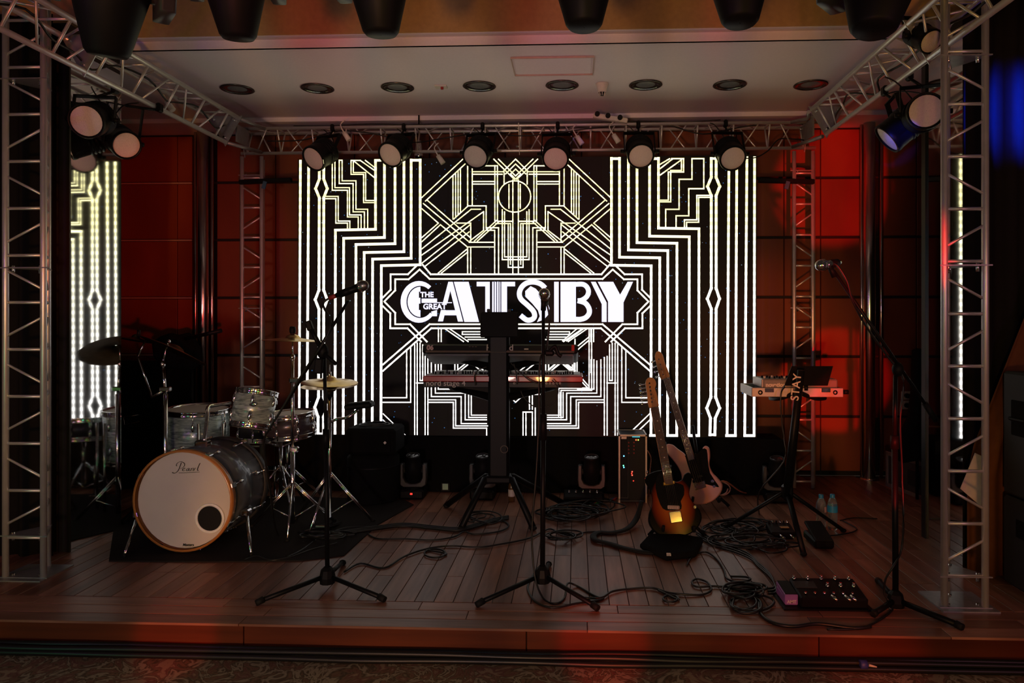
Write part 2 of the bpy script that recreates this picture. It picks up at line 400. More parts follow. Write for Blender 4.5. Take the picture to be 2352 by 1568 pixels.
for z in zs[1:-1]:
    for a, c in ((xs[0], xs[2]),):
        MB().box(((a + c) / 2, YB + .004, z), (c - a - .02, .012, .013)).build('inlay_strip', STRIP, wb)
# alcove side walls, mirrored pillars
DARKW = mat('dark_brown_paint', (.020, .012, .009), .5)
XPL, XPR, YP0, YP1 = -2.86, 2.105, 4.05, 4.53
for sd, xa, xb in (('left', XL - .3, XPL), ('right', XPR, XR + .35)):
    o = MB().box(((xa + xb) / 2, (YP0 + YP1) / 2, 1.49), (xb - xa, YP1 - YP0, 2.98)).build('wall_' + sd, DARKW)
    struct(o, 'dark brown %s pillar of the stage opening faced with mirror' % sd, 'pillar')
    xm = xb + .004 if sd == 'left' else xa - .004
    MB().box((xm, (YP0 + YP1) / 2 + .004, 1.42), (.008, YP1 - YP0 - .008, 2.84)).build('mirror_panel', MIRROR, o, off=V((0, 0, 0)))
    MB().box((xm + (.004 if sd == 'left' else -.004), YP0 - .004, 1.42), (.02, .012, 2.84)).build('mirror_edge_strip', DARKW, o, off=V((0, 0, 0)))
    if sd == 'right': MB().box((xm - .004, YP1 + .012, 1.42), (.02, .05, 2.84)).build('mirror_edge_strip', BACKP, o, off=V((0, 0, 0)))
struct(MB().box((XL - .02, 5.42, 1.47), (.04, 1.84, 2.94)).build('wall_side_left', DARKW), 'dark side wall of the alcove beyond the left pillar', 'wall')
struct(MB().box((XR + .02, 5.42, 1.47), (.04, 1.84, 2.94)).build('wall_side_right', DARKW), 'dark side wall of the alcove beyond the right pillar', 'wall')
# ceiling
Y1 = 4.40; YR = 5.92
struct(MB().box(((XL + XR) / 2, (Y1 + YR) / 2, ZC + .04), (XR - XL + .6, YR - Y1, .08)).build('ceiling', PLASTER), 'white plaster ceiling above the stage', 'ceiling')
struct(MB().box(((XL + XR) / 2, (YR + YB) / 2 + .02, ZC + .02), (XR - XL + .6, YB - YR + .04, .11)).build('ceiling_rear', PLASTER), 'narrow dropped ceiling strip above the back truss', 'ceiling')
ha = CAMH + 1.685
struct(MB().box(((XL + XR) / 2, (4.342 + Y1 + .02) / 2, ha + .03), (XR - XL + 4, Y1 + .02 - 4.342, .06)).build('trim_2', PLASTER), 'thin pale moulding under the front bulkhead', 'moulding')
struct(MB().box(((XL + XR) / 2, 4.335, ha + .502), (XR - XL + 4, .010, 1.0)).build('wall_bulkhead', mat('bulkhead_paint', (.48, .30, .13), .8)), 'tan bulkhead wall above the stage opening', 'wall')
struct(MB().box(((XL + XR) / 2, Y1 + .012, ZC + .028), (XR - XL + 4, .02, .056)).build('trim_3', mat('lintel_paint', (.70, .55, .47), .7)), 'pale lintel edge at the front of the stage ceiling', 'trim')
# ceiling hatch
p = [P(1171, 131, 4.9), P(1364, 131, 4.9)]
def onC(px, py, z=ZC):
    d = ray(px, py); t = (z - CAMH) / d.z; return V((d.x * t, d.y * t, z))
a, b2, c, d = onC(1172, 131), onC(1364, 129), onC(1362, 169), onC(1184, 171)
hx0, hx1, hy0, hy1 = (a.x + d.x) / 2, (b2.x + c.x) / 2, (a.y + b2.y) / 2, (c.y + d.y) / 2
h = thing('access_hatch', 'rectangular white access hatch in the stage ceiling', 'hatch', ((hx0 + hx1) / 2, (hy0 + hy1) / 2, ZC), kind='structure')
MB().box(((hx0 + hx1) / 2, (hy0 + hy1) / 2, ZC - .002), (hx1 - hx0 - .03, hy1 - hy0 - .03, .006), ch=.001).build('hatch_door', PLASTER, h)
fr = MB()
for (cx, cy, sx, sy) in (((hx0 + hx1) / 2, hy0, hx1 - hx0, .007), ((hx0 + hx1) / 2, hy1, hx1 - hx0, .007), (hx0, (hy0 + hy1) / 2, .005, hy1 - hy0), (hx1, (hy0 + hy1) / 2, .005, hy1 - hy0)):
    fr.box((cx, cy, ZC - .005), (sx, sy, .012))
fr.build('hatch_frame', mat('hatch_frame_paint', (.55, .42, .38), .5), h)
# downlights
DLR = mat('downlight_reflector', (.35, .36, .38), .18, 1); DLB = mat('downlight_ring', (.10, .09, .09), .25, .8)
DLL = mat('downlight_diffuser', (.16, .18, .20), .3)
names = ['leftmost of the eight', 'second from the left of the eight', 'third from the left of the eight', 'fourth from the left of the eight',
         'fourth from the right of the eight', 'third from the right of the eight', 'second from the right of the eight', 'rightmost of the eight']
dl0 = None
for i, (px, py) in enumerate(((545, 204), (729, 202), (913, 200), (1101, 197), (1291, 195), (1483, 194), (1676, 194), (1862, 194))):
    loc = onC(px, py)
    if dl0 is None:
        dl0 = thing('downlight', '', 'downlight', loc, 'ceiling downlights', local=True)
        MB().lathe([(.115, 0), (.117, -.006), (.108, -.010), (.096, -.007), (.094, .0)], (0, 0, 0), n=32).build('ring', DLB, dl0)
        MB().lathe([(.096, -.006), (.088, .0), (.066, -.0015)], (0, 0, 0), n=32).build('reflector', DLR, dl0)
        MB().lathe([(.066, -.0016), (.045, -.008), (.001, -.011)], (0, 0, 0), n=24).build('diffuser', DLL, dl0)
        o = dl0
    else:
        o = copy_tree(dl0); o.location = loc
    o['label'] = 'unlit round downlight in the stage ceiling, ' + names[i]
sd = onC(1383, 192)
t = thing('smoke_detector', 'white cone shaped smoke detector on the stage ceiling', 'smoke detector', sd)
MB().lathe([(.001, 0), (.045, 0), (.046, -.008), (.040, -.02), (.030, -.06), (.026, -.062)], sd, n=24).build('housing', WHITEP, t)
g = MB()
for k in range(8):
    a_ = k * math.pi / 4; g.tube(sd + V((math.cos(a_) * .026, math.sin(a_) * .026, -.062)), sd + V((math.cos(a_) * .016, math.sin(a_) * .016, -.085)), .003, n=5)
g.build('grille', WHITEP, t)
MB().lathe([(.02, -.062), (.016, -.082), (.001, -.086)], sd, n=16).build('sensor', BLACK, t)
sp = onC(1013, 197)
t = thing('ceiling_sensor', 'small square white ceiling sensor with a red tab', 'sensor', sp)
MB().box(sp + V((0, 0, -.006)), (.085, .06, .014), ch=.003).build('housing', WHITEP, t)
MB().box(sp + V((.01, -.015, -.02)), (.02, .012, .022), ch=.003).build('tab', mat('red_tab', (.35, .02, .02), .4), t)
# chrome column clusters
for (cx, xs_, side) in ((466, (449, 487), 'left'), (1997, (1979, 2024), 'right')):
    b_ = P(cx, 1090, 6.16); b_.z = 0
    t = thing('chrome_column', 'polished chrome column cluster against the back wall on the %s' % side, 'column', b_, kind='structure')
    MB().tube(b_, V((b_.x, b_.y, 2.91)), .046, n=28).build('main_tube', CHROMEC, t)
    for q_ in xs_:
        k = P(q_, 1090, 6.21); MB().tube((k.x, 6.21, 0), (k.x, 6.21, 2.91), .013, n=14).build('side_tube', CHROMEC, t)
    MB().lathe([(.001, .012), (.07, .012), (.075, 0)], b_, n=28).build('base_ring', CHROMEC, t)

# ================================================================= LED WALL
YS = 5.62
xl, xr = P(684, 700, YS).x, P(1738, 700, YS).x
zt, zb = P(1210, 361, YS).z, P(1210, 1001.5, YS).z
led = thing('led_wall', 'large LED video wall showing black and white art deco title graphic', 'screen', ((xl + xr) / 2, YS, zb))
MB().box(((xl + xr) / 2, YS + .05, (zt + zb) / 2), (xr - xl, .09, zt - zb)).build('cabinet', BLACKM, led)
face = mat('led_face_black', (.010, .009, .009), .55, spec=.25)
nx, nz_ = 6, 4
for i in range(nx):
    for j in range(nz_):
        w_, h_ = (xr - xl) / nx, (zt - zb) / nz_
        MB().box((xl + (i + .5) * w_, YS + .002, zb + (j + .5) * h_), (w_ - .0008, .006, h_ - .0008)).build('led_panel', face, led)
SLINE = emis('led_line_light', (1, .92, .8), 2.45, True)
STITLE = emis('led_title_light', (.80, .78, 1), 1.25, False)
ye = YS - .0025
def S(px, py):
    p_ = P(px, py, ye); p_.x = min(max(p_.x, xl + .003), xr - .003); p_.z = min(max(p_.z, zb + .004), zt - .004); return p_
def A(u, v): return (660 + u / 4.238, 340 + v / 4.238)
def Br(u, v): return (1180 + u / 4.055, 340 + v / 4.055)
def Bz(u, v): return (880 + u / 3.794, 610 + v / 3.794)
def stroke(mb, pts, w, ext=.5):
    for a_, b_ in zip(pts[:-1], pts[1:]):
        a_, b_ = V(a_), V(b_); d_ = b_ - a_
        if d_.length < .1: continue
        d_.normalize(); n_ = V((-d_.y, d_.x)) * w / 2; e_ = d_ * w * ext
        q_ = [a_ - e_ - n_, b_ + e_ - n_, b_ + e_ + n_, a_ - e_ + n_]
        mb.add([S(*k) for k in q_], [(0, 1, 2, 3)])
BOT = 1000
thick = MB(); thin = MB(); WT, WN = 5.7, 2.5
# left stripes
for top, bot in ((690, 686.5), (709, 705)):
    stroke(thick, [(top, 366), (bot, BOT - 4)], WT)
for sgn in (0, 1):
    xs_ = [(733.4, 732.5, 731.5, 730.5), (743.6, 743.5, 743.2, 743.0)][sgn]
    dx = [-8.5, 8.0][sgn]
    pl = [(xs_[0], 367), (xs_[0], 411), (xs_[0] + dx, 433), (xs_[0], 454), (xs_[1], 666), (xs_[1] + dx, 688), (xs_[1], 710), (xs_[2], 912), (xs_[2] + dx, 935), (xs_[3], 957), (xs_[3], 995)]
    stroke(thick, pl, 6.0)
stroke(thick, [(733, 367), (744, 367)], 5); stroke(thick, [(730, 996), (744, 996)], 5)
for xt, ys_, xb in ((858, 790, 468), (945, 870, 548), (1048, 930, 668), (1135, 1008, 748), (1205, 1072, 830), (1293, 1135, 915)):
    pt = A(xt, 112); ph = A(xt, ys_); pb = A(xb, ys_ + 8)
    stroke(thick, [pt, ph, pb, (pb[0] - 1.0, BOT - 3)], WT)
for a_, b_ in ((858, 945), (1048, 1135), (1205, 1293)): stroke(thick, [A(a_, 118), A(b_, 118)], WT)
# right stripes
for xt, ys_, xb in ((1348, 745, 1725), (1265, 820, 1635), (1148, 880, 1520), (1068, 948, 1435), (985, 1015, 1360), (910, 1090, 1280)):
    pt = Br(xt, 95); ph = Br(xt, ys_); pb = Br(xb, ys_ + 6)
    stroke(thick, [pt, ph, pb, (pb[0] - .5, BOT)], WT)
for a_, b_ in ((910, 985), (1068, 1148), (1265, 1348)): stroke(thick, [Br(a_, 98), Br(b_, 98)], WT)
for sgn in (0, 1):
    x0 = [1633.7, 1644.9][sgn]; dx = [-8.5, 8.2][sgn]
    pl = [(x0, 364), (x0, 407), (x0 + dx, 428), (x0, 449), (x0, 662), (x0 + dx - .5, 686), (x0, 709), (x0 - 1, 912), (x0 - 1 + dx * 1.1, 937), (x0 - 2, 960), (x0 - 3, BOT - 2)]
    stroke(thick, pl, 6.2)
stroke(thick, [(1634, 364), (1645, 364)], 5); stroke(thick, [(1631, 998), (1642, 998)], 5.5)
for a_, b_ in ((1674.4, 1670), (1692.4, 1689), (1715.6, 1710.5), (1733.1, 1732)): stroke(thick, [(a_, 362), (b_, BOT)], WT)
for a_, b_ in ((1494, 1513), (1534, 1553), (1581, 1601), (1669, 1689), (1711, 1731)): stroke(thick, [(a_, 1000), (b_, 1000)], 6)
# left thin stair lines
for pl in ([(437, 120), (437, 410), (585, 410), (585, 670), (690, 670), (690, 775)], [(463, 120), (463, 385), (605, 385), (605, 650), (718, 650), (718, 775)],
           [(505, 120), (505, 345), (640, 345), (640, 620), (750, 620), (750, 775)], [(533, 120), (533, 318), (668, 318), (668, 595), (782, 595), (782, 775)],
           [(620, 120), (620, 255), (742, 255), (742, 530), (840, 530)], [(642, 125), (642, 238), (762, 238), (762, 510), (840, 510)],
           [(620, 120), (710, 120), (845, 215)], [(650, 128), (845, 285)], [(760, 120), (845, 185)], [(437, 118), (463, 118)], [(505, 118), (533, 118)],
           [(375, 470), (495, 470), (495, 710), (608, 710), (608, 775)], [(375, 492), (472, 492), (472, 730), (585, 730), (585, 775)]):
    stroke(thin, [A(*k) for k in pl], WN)
for pl in ([(1660, 100), (1660, 290), (1540, 290), (1540, 570), (1415, 570), (1415, 735)], [(1770, 100), (1770, 378), (1630, 378), (1630, 630), (1512, 630), (1512, 735)],
           [(1660, 98), (1770, 98)], [(1840, 440), (1705, 440), (1705, 668), (1590, 668), (1590, 735)], [(1840, 458), (1722, 458), (1722, 690), (1610, 690), (1610, 735)],
           [(1582, 100), (1582, 222), (1440, 222), (1440, 485), (1365, 485)], [(1562, 105), (1562, 208), (1462, 208), (1462, 500), (1365, 500)], [(1470, 98), (1582, 98)],
           [(1365, 150), (1450, 100)], [(1365, 190), (1480, 100)], [(1365, 250), (1560, 110)]):
    stroke(thin, [Br(*k) for k in pl], WN + .4)
MX = 2368.5
def both(fn, pls, w):
    for pl in pls:
        q_ = [fn(*k) for k in pl]
        stroke(thin, q_, w); stroke(thin, [(MX - k[0] + (1182 - k[0]) * .012, k[1]) for k in q_], w)
# upper ornament (left half, mirrored)
both(A, [[(1310, 480), (1710, 105)], [(1345, 515), (1740, 145)], [(1325, 540), (1760, 905)], [(1365, 510), (1780, 870)], [(1310, 590), (1470, 730), (1310, 870)],
         [(1310, 910), (1490, 745), (1750, 960)], [(1310, 980), (1790, 595), (1880, 595)], [(1310, 1040), (1910, 618)], [(1310, 1120), (1780, 745)], [(1340, 1150), (1770, 815)],
         [(1755, 150), (1755, 560)], [(1800, 150), (1800, 560)], [(1612, 270), (1612, 690)], [(1638, 245), (1638, 665)], [(1662, 220), (1662, 645)], [(1685, 200), (1685, 622)],
         [(1620, 690), (1760, 562), (1935, 562), (1935, 780)], [(1910, 620), (1910, 800)], [(1650, 730), (1785, 730), (1785, 905)], [(1910, 800), (1775, 905)],
         [(1820, 905), (2035, 705)], [(1850, 905), (2060, 715)], [(1805, 230), (2110, 230)], [(1805, 254), (2090, 254)], [(1805, 325), (2020, 325)], [(1805, 350), (2020, 350)],
         [(2020, 170), (2020, 705)], [(2045, 170), (2045, 705)], [(1900, 172), (2045, 172)], [(2010, 108), (2210, 305)], [(2055, 108), (2221, 270)], [(2221, 108), (2100, 228)],
         [(2221, 155), (2125, 250)], [(2221, 205), (2172, 252), (2221, 300)], [(2195, 310), (2195, 1215)], [(2110, 230), (2110, 350)],
         [(2045, 712), (2190, 712)], [(2030, 734), (2172, 734)], [(2092, 600), (2092, 1085), (2221, 1085)], [(2114, 620), (2114, 1058), (2221, 1058)],
         [(2150, 734), (2150, 1160), (2221, 1160)], [(2172, 734), (2172, 1130)], [(1940, 775), (2056, 775), (2056, 1218)], [(1935, 800), (2018, 800), (2018, 1218)],
         [(1770, 916), (2005, 916)], [(1750, 962), (2005, 962)], [(1755, 968), (1755, 1218)], [(1785, 968), (1785, 1218)], [(1745, 985), (1470, 1215)], [(1755, 1012), (1500, 1215)]], WN)
stroke(thin, [(1182 + 37 * math.cos(k * math.pi / 18), 451 + 36 * math.sin(k * math.pi / 18)) for k in range(37)], WN)
for sg in (-1, 1): stroke(thin, [(1182 + sg * 13, 424), (1182 + sg * 13, 478)], WN)
# title frame
both(Bz, [[(0, 275), (65, 210), (65, 75), (215, 75), (300, -8)], [(345, -8), (415, 75), (1153, 75)], [(10, 312), (105, 215), (105, 118), (222, 118), (318, 33), (405, 115), (1153, 115)],
          [(0, 355), (62, 415), (62, 545), (212, 545), (330, 660)], [(10, 312), (105, 410), (105, 510), (235, 510), (380, 660)],
          [(0, 860), (405, 510), (1153, 510)], [(0, 915), (420, 545), (1153, 545)]], 3.6)
# lower ornament
both(Bz, [[(205, 740), (205, 1150), (0, 1150)], [(240, 712), (240, 1190), (0, 1190)], [(275, 690), (275, 1475)], [(297, 675), (297, 1475)], [(322, 675), (322, 1000), (345, 1000)], [(345, 690), (345, 1000)],
          [(290, 1022), (368, 1022)], [(366, 790), (366, 1475)], [(390, 800), (390, 1475)], [(420, 820), (420, 1140), (680, 1140), (680, 1375), (900, 1375)],
          [(455, 830), (455, 1110), (715, 1110), (715, 1342), (900, 1342)], [(480, 820), (480, 1075), (620, 1075)], [(505, 820), (505, 930)], [(745, 1105), (745, 1322), (900, 1322)],
          [(768, 1105), (768, 1302), (900, 1302)], [(395, 1168), (632, 1168), (632, 1395), (920, 1395), (920, 1475)], [(395, 1190), (612, 1190), (612, 1415), (902, 1415), (902, 1475)],
          [(0, 1290), (190, 1475)], [(0, 1345), (135, 1475)], [(640, 915), (765, 815), (885, 925)], [(660, 925), (765, 840), (860, 925)], [(625, 840), (625, 925)], [(650, 840), (650, 925)],
          [(690, 575), (860, 575)], [(690, 598), (870, 598)], [(715, 622), (880, 622)], [(740, 643), (900, 643)], [(690, 575), (690, 598)], [(482, 550), (482, 660)], [(506, 550), (506, 660)],
          [(540, 550), (700, 660)], [(580, 550), (740, 660)], [(870, 830), (870, 925)], [(895, 830), (895, 925)], [(960, 830), (1080, 925)], [(1010, 830), (1130, 925)],
          [(1090, 1275), (1090, 1475)], [(1065, 1285), (1065, 1475)], [(1010, 1275), (1010, 1475)], [(1010, 1275), (1090, 1275)], [(985, 1240), (985, 1475)], [(1100, 1140), (1153, 1188)], [(1115, 1125), (1153, 1160)],
          [(1010, 1120), (1010, 1250)], [(1035, 1120), (1035, 1250)], [(945, 1120), (1090, 1120)]], WN)
for pl in ([(1795, 556), (1795, 1066), (1530, 1066), (1530, 1310)], [(1817, 556), (1817, 1086), (1550, 1086), (1550, 1325)], [(1565, 655), (1690, 548)], [(1600, 655), (1742, 552)], [(1690, 705), (1792, 622)],
           [(1700, 728), (1792, 650)], [(1650, 820), (1650, 925)], [(1672, 640), (1672, 925)], [(1735, 985), (1792, 1050)], [(1735, 1015), (1780, 1062)], [(1440, 905), (1550, 815), (1650, 915)], [(1465, 915), (1552, 845), (1630, 915)]):
    stroke(thin, [Bz(*k) for k in pl], WN)
thick.build('lit_stripes', SLINE, led); thin.build('lit_ornament_lines', SLINE, led)
# title lettering
ti = MB()
def poly(pts, fn=Bz): ti.add([S(*fn(*k)) - V((0, .0006, 0)) for k in pts], [tuple(range(len(pts)))])
def tstroke(pts, w, fn=Bz):
    q = [V((*fn(*k), 0)) for k in pts]; out = []
    for i in range(len(q) - 1):
        p0, p1, p2, p3 = q[max(i - 1, 0)], q[i], q[i + 1], q[min(i + 2, len(q) - 1)]
        for s in range(5):
            t = s / 5; k_ = .5 * ((2 * p1) + (p2 - p0) * t + (2 * p0 - 5 * p1 + 4 * p2 - p3) * t * t + (3 * p1 - p0 - 3 * p2 + p3) * t ** 3); out.append((k_.x, k_.y))
    stroke(ti, out + [(q[-1].x, q[-1].y)], w / 3.794, .10)
def arcp(cx, cy, rx, ry, a0, a1, k=18): return [(cx + rx * math.cos(R(a0 + (a1 - a0) * i / k)), cy - ry * math.sin(R(a0 + (a1 - a0) * i / k))) for i in range(k + 1)]
ring_o = arcp(312, 315, 160, 182, 48, 322, 26); ring_i = arcp(322, 315, 118, 140, 52, 318, 26)
for i in range(26): poly([ring_o[i], ring_o[i + 1], ring_i[i + 1], ring_i[i]])
hd = arcp(325, 315, 112, 132, 90, 270, 14)
for i in range(14): poly([hd[i], hd[i + 1], (325, hd[i + 1][1]), (325, hd[i][1])])
poly([(418, 400), (470, 385), (470, 440), (430, 440)]); poly([(335, 286), (470, 286), (470, 324), (335, 324)])
poly([(470, 318), (600, 318), (600, 326), (470, 326)])
poly([(568, 140), (605, 140), (522, 485), (478, 485)]); poly([(505, 388), (632, 388), (640, 432), (497, 432)]); poly([(575, 175), (607, 140), (697, 487), (652, 487)]); poly([(616, 140), (745, 140), (836, 490), (708, 490)])
for a_, b_ in ((890, 930), (950, 964), (971, 985), (992, 1006), (1013, 1022), (1030, 1080)): poly([(a_, 140), (b_, 140), (b_, 490), (a_, 490)])
poly([(815, 140), (930, 140), (930, 180), (815, 180)]); poly([(1080, 140), (1150, 140), (1150, 180), (1080, 180)])
tstroke([(1410, 192), (1370, 158), (1310, 142), (1250, 152), (1207, 187), (1187, 240), (1202, 292), (1260, 345), (1308, 395), (1320, 440), (1297, 468), (1250, 472), (1200, 435)], 44)
for q_ in ([(1238, 222), (1285, 178), (1330, 200), (1300, 330), (1240, 270)], [(1330, 200), (1420, 300), (1350, 390), (1300, 330)], [(1420, 300), (1450, 370), (1445, 420), (1365, 440), (1350, 390)], [(1445, 420), (1400, 470), (1340, 492), (1365, 440)]): poly(q_)
poly([(1490, 140), (1530, 140), (1530, 490), (1490, 490)]); poly([(1546, 140), (1680, 140), (1680, 490), (1546, 490)])
tstroke([(1680, 162), (1740, 162), (1775, 185), (1790, 225), (1775, 268), (1735, 298), (1700, 305)], 42); tstroke([(1700, 305), (1760, 325), (1793, 370), (1795, 415), (1765, 452), (1720, 467), (1680, 467)], 44)
poly([(1810, 140), (1852, 140), (1948, 322), (1905, 335)]); poly([(1905, 335), (1948, 322), (1948, 490), (1905, 490)])
poly([(1870, 140), (2005, 140), (2065, 252), (1960, 312)]); poly([(2065, 252), (2130, 140), (2178, 140), (2095, 320)]); poly([(1960, 312), (2065, 252), (2095, 320), (2095, 490), (1960, 490)])
ti.build('title_lettering', STITLE, led)
bk = MB()
for x0_, y0_, x1_, y1_ in ((312, 226, 452, 280), (312, 330, 596, 386)):
    bk.add([S(*Bz(*k)) - V((0, .0011, 0)) for k in ((x0_, y1_), (x1_, y1_), (x1_, y0_), (x0_, y0_))], [(0, 1, 2, 3)])
bk.build('lettering_ground', face, led)
for s_, u0, v0, sz in (('THE', 382, 254, .056), ('GREAT', 450, 358, .058)):
    o_ = P(*Bz(u0, v0), ye - .0020); text(s_, sz * .98, o_, EX, EZ, STITLE, led, 'title_lettering', bold=.0022, space=1.02, depth=.0003)
# faint coloured star specks on the picture
rs = random.Random(5); st = MB(); st2 = MB()
for k in range(520):
    px, py = rs.uniform(692, 1732), rs.uniform(372, 994); m_ = st if rs.random() < .75 else st2
    w_ = rs.uniform(.5, 1.1)
    m_.add([S(px - w_, py + w_), S(px + w_, py + w_), S(px + w_, py - w_), S(px - w_, py - w_)], [(0, 1, 2, 3)])
st.build('star_specks', emis('led_speck_blue', (.06, .28, .7), .5), led)['kind'] = 'stuff'
st2.build('star_specks', emis('led_speck_pale', (.35, .5, .6), .4), led)['kind'] = 'stuff'
# black skirted plinth
zpl = zb - .004
pb = G(1210, 1131); yb = 5.575
sk = thing('screen_plinth', 'black cloth covered plinth under the LED wall', 'plinth', ((xl + xr) / 2, yb, 0))
MB().box(((xl + xr) / 2 + .06, yb + .16, zpl / 2), (xr - xl + .26, .28, zpl), ch=.01).build('top_frame', BLACKC, sk)
rows = MB(); nn_ = 120
for i in range(nn_ + 1):
    t_ = i / nn_; xx = xl - .07 + (xr - xl + .26) * t_; w_ = .008 * math.sin(t_ * 160) + .005 * math.sin(t_ * 71)
    rows.v += [(xx, yb + w_ * .3, zpl), (xx, yb + w_ - .005, .002)]
rows.f = [[2 * i, 2 * i + 1, 2 * i + 3, 2 * i + 2] for i in range(nn_)]; rows.sm = [True] * nn_
rows.build('skirt', BLACKC, sk)
# ================================================================= TRUSSES
tmc = {}
def rod(parent, name, a, b, r, m, n=8):
    """shared-mesh rod between two world points, as a child"""
    a, b = V(a), V(b); L_ = (b - a).length; k = (round(L_, 3), r, m.name, n)
    if k not in tmc:
        me = MB().tube((0, 0, -L_ / 2), (0, 0, L_ / 2), r, n=n).mesh(name); me.materials.append(m); tmc[k] = me
    o = bpy.data.objects.new(name, tmc[k]); COL.objects.link(o); o.parent = parent
    o.location = (a + b) / 2 - ORG[parent.name]; o.rotation_euler = (b - a).to_track_quat('Z', 'Y').to_euler()
    return o
def truss(name, label, A_, B_, offs, bay, phase=0.0, rc=.0155, rb=.0065, plates=(), faces=(0, 1, 2), m=ALU):
    A_, B_ = V(A_), V(B_); d = (B_ - A_); L_ = d.length; d = d.normalized(); offs = [V(o) for o in offs]
    t = thing(name, label, 'truss', A_)
    for o in offs: rod(t, 'chord', A_ + o, B_ + o, rc, m, 12)
    k = 0; s = phase
    while s < L_:
        for f in faces:
            a, b = offs[f], offs[(f + 1) % 3]
            if s > .02: rod(t, 'rung', A_ + d * s + a, A_ + d * s + b, rb * 1.25, m)
            if s + bay < L_ + .05:
                s0, s1 = (s + bay * .27, s + bay * .70)
                if k % 2: s0, s1 = s1, s0
                rod(t, 'brace', A_ + d * s0 + a, A_ + d * s1 + b, rb, m)
        s += bay; k += 1
    for pz in plates:
        c = A_ + d * pz; cen = sum(offs, V((0, 0, 0))) / 3
        out = [(o - cen) * 1.28 + cen for o in offs]
        pl = MB(); vs = [c + o - d * .003 for o in out] + [c + o + d * .003 for o in out]
        pl.add(vs, [(0, 1, 2), (5, 4, 3), (0, 3, 4, 1), (1, 4, 5, 2), (2, 5, 3, 0)]); pl.build('joint_plate', ALUD, t)
        for o in offs:
            q = cen + (o - cen) * .72
            MB().tube(c + q - d * .028, c + q + d * .012, .008, n=6).build('bolt', CHROME, t)
    return t
def tower(label, pa, pb_, yy, ptop, h, plates, apex=(.5, .165), phase=.11, faces=(0, 1)):
    """upright triangular truss; two front chords through the pixel columns pa, pb_ at depth yy"""
    a, b = P(pa, 1200, yy), P(pb_, 1200, yy); base = V((a.x, yy, .006)); w = b.x - a.x
    return truss('truss_tower', label, base, base + V((0, 0, h)), [(0, 0, 0), (w, 0, 0), (w * apex[0], apex[1], 0)], .238, phase, plates=plates, faces=faces)
tl = tower('front truss tower standing in the left foreground', 13, 100, 3.63, 0, 3.05, [.0, .21, 1.565, 2.52], phase=.20)
tr = tower('front truss tower standing in the right foreground', 2169, 2263, 3.44, 0, 3.05, [.0, .14, 1.55, 2.50], phase=.14, faces=(0, 2))
for t_ in (tl, tr):
    b0 = ORG[t_.name]
    MB().box(b0 + V((.095, .07, -.003)), (.25, .25, .006)).build('base_plate', ALUD, t_)
tower('rear truss tower left of the LED wall', 556, 601, 5.80, 0, 2.60, [1.39, 2.45], (.72, .13), .05)
tower('rear truss tower right of the LED wall', 1824, 1867, 5.80, 0, 2.60, [1.39, 2.45], (1.30, .12), .05)
ZT, ZBt = 2.79, 2.615
TRI = lambda sx: [(-.1, 0, .0), (.1, 0, .0), (0, 0, ZBt - ZT)]
tsl = truss('side_truss', 'aluminium truss running along the left side above the drums', (-2.58, 2.45, ZT), (-2.58, 5.36, ZT), TRI(1), .33, .1, plates=[1.33, 2.9], faces=(0, 1))
tsr = truss('side_truss', 'aluminium truss running along the right side above the microphone boom', (1.765, 2.45, ZT), (1.765, 5.30, ZT), TRI(1), .33, .1, plates=[1.33, 2.84], faces=(0, 2))
tbk = truss('back_truss', 'horizontal aluminium truss above the LED wall', (P(545, 286, 5.66).x, 5.73, ZT), (P(1880, 286, 5.66).x, 5.73, ZT), [(0, -.08, 0), (0, .08, 0), (0, 0, ZBt - ZT)], .27, .05, rc=.013, rb=.0055, plates=[.03, 2.2, 4.38])
for sx, xx in (('left', -2.58), ('right', 1.765)):
    c = thing('truss_corner', 'corner block joining the %s side truss to the back truss' % sx, 'truss corner', (xx, 5.5, ZT - .1))
    y0, y1 = 5.37, 5.66; s_ = 1 if sx == 'left' else -1
    for q0, q1 in (((-.1, 0), (.0, 0)), ((.1, 0), (.18 * s_, 0)), ((0, ZBt - ZT), (.12 * s_, ZBt - ZT))):
        MB().tube((xx + q0[0], y0, ZT + q0[1]), (xx + q1[0], y1 + .03, ZT + q1[1]), .014, n=10).build('chord', ALUD, c)
    MB().box((xx + .05 * s_, 5.52, ZT - .09), (.012, .2, .13)).build('gusset', ALUD, c)
tf = truss('front_truss', 'horizontal aluminium truss above the front of the stage carrying moving heads', (-2.66, 2.33, ZT), (1.86, 2.33, ZT), [(0, -.1, 0), (0, .1, 0), (0, 0, ZBt - ZT)], .26, .1, plates=[2.2])

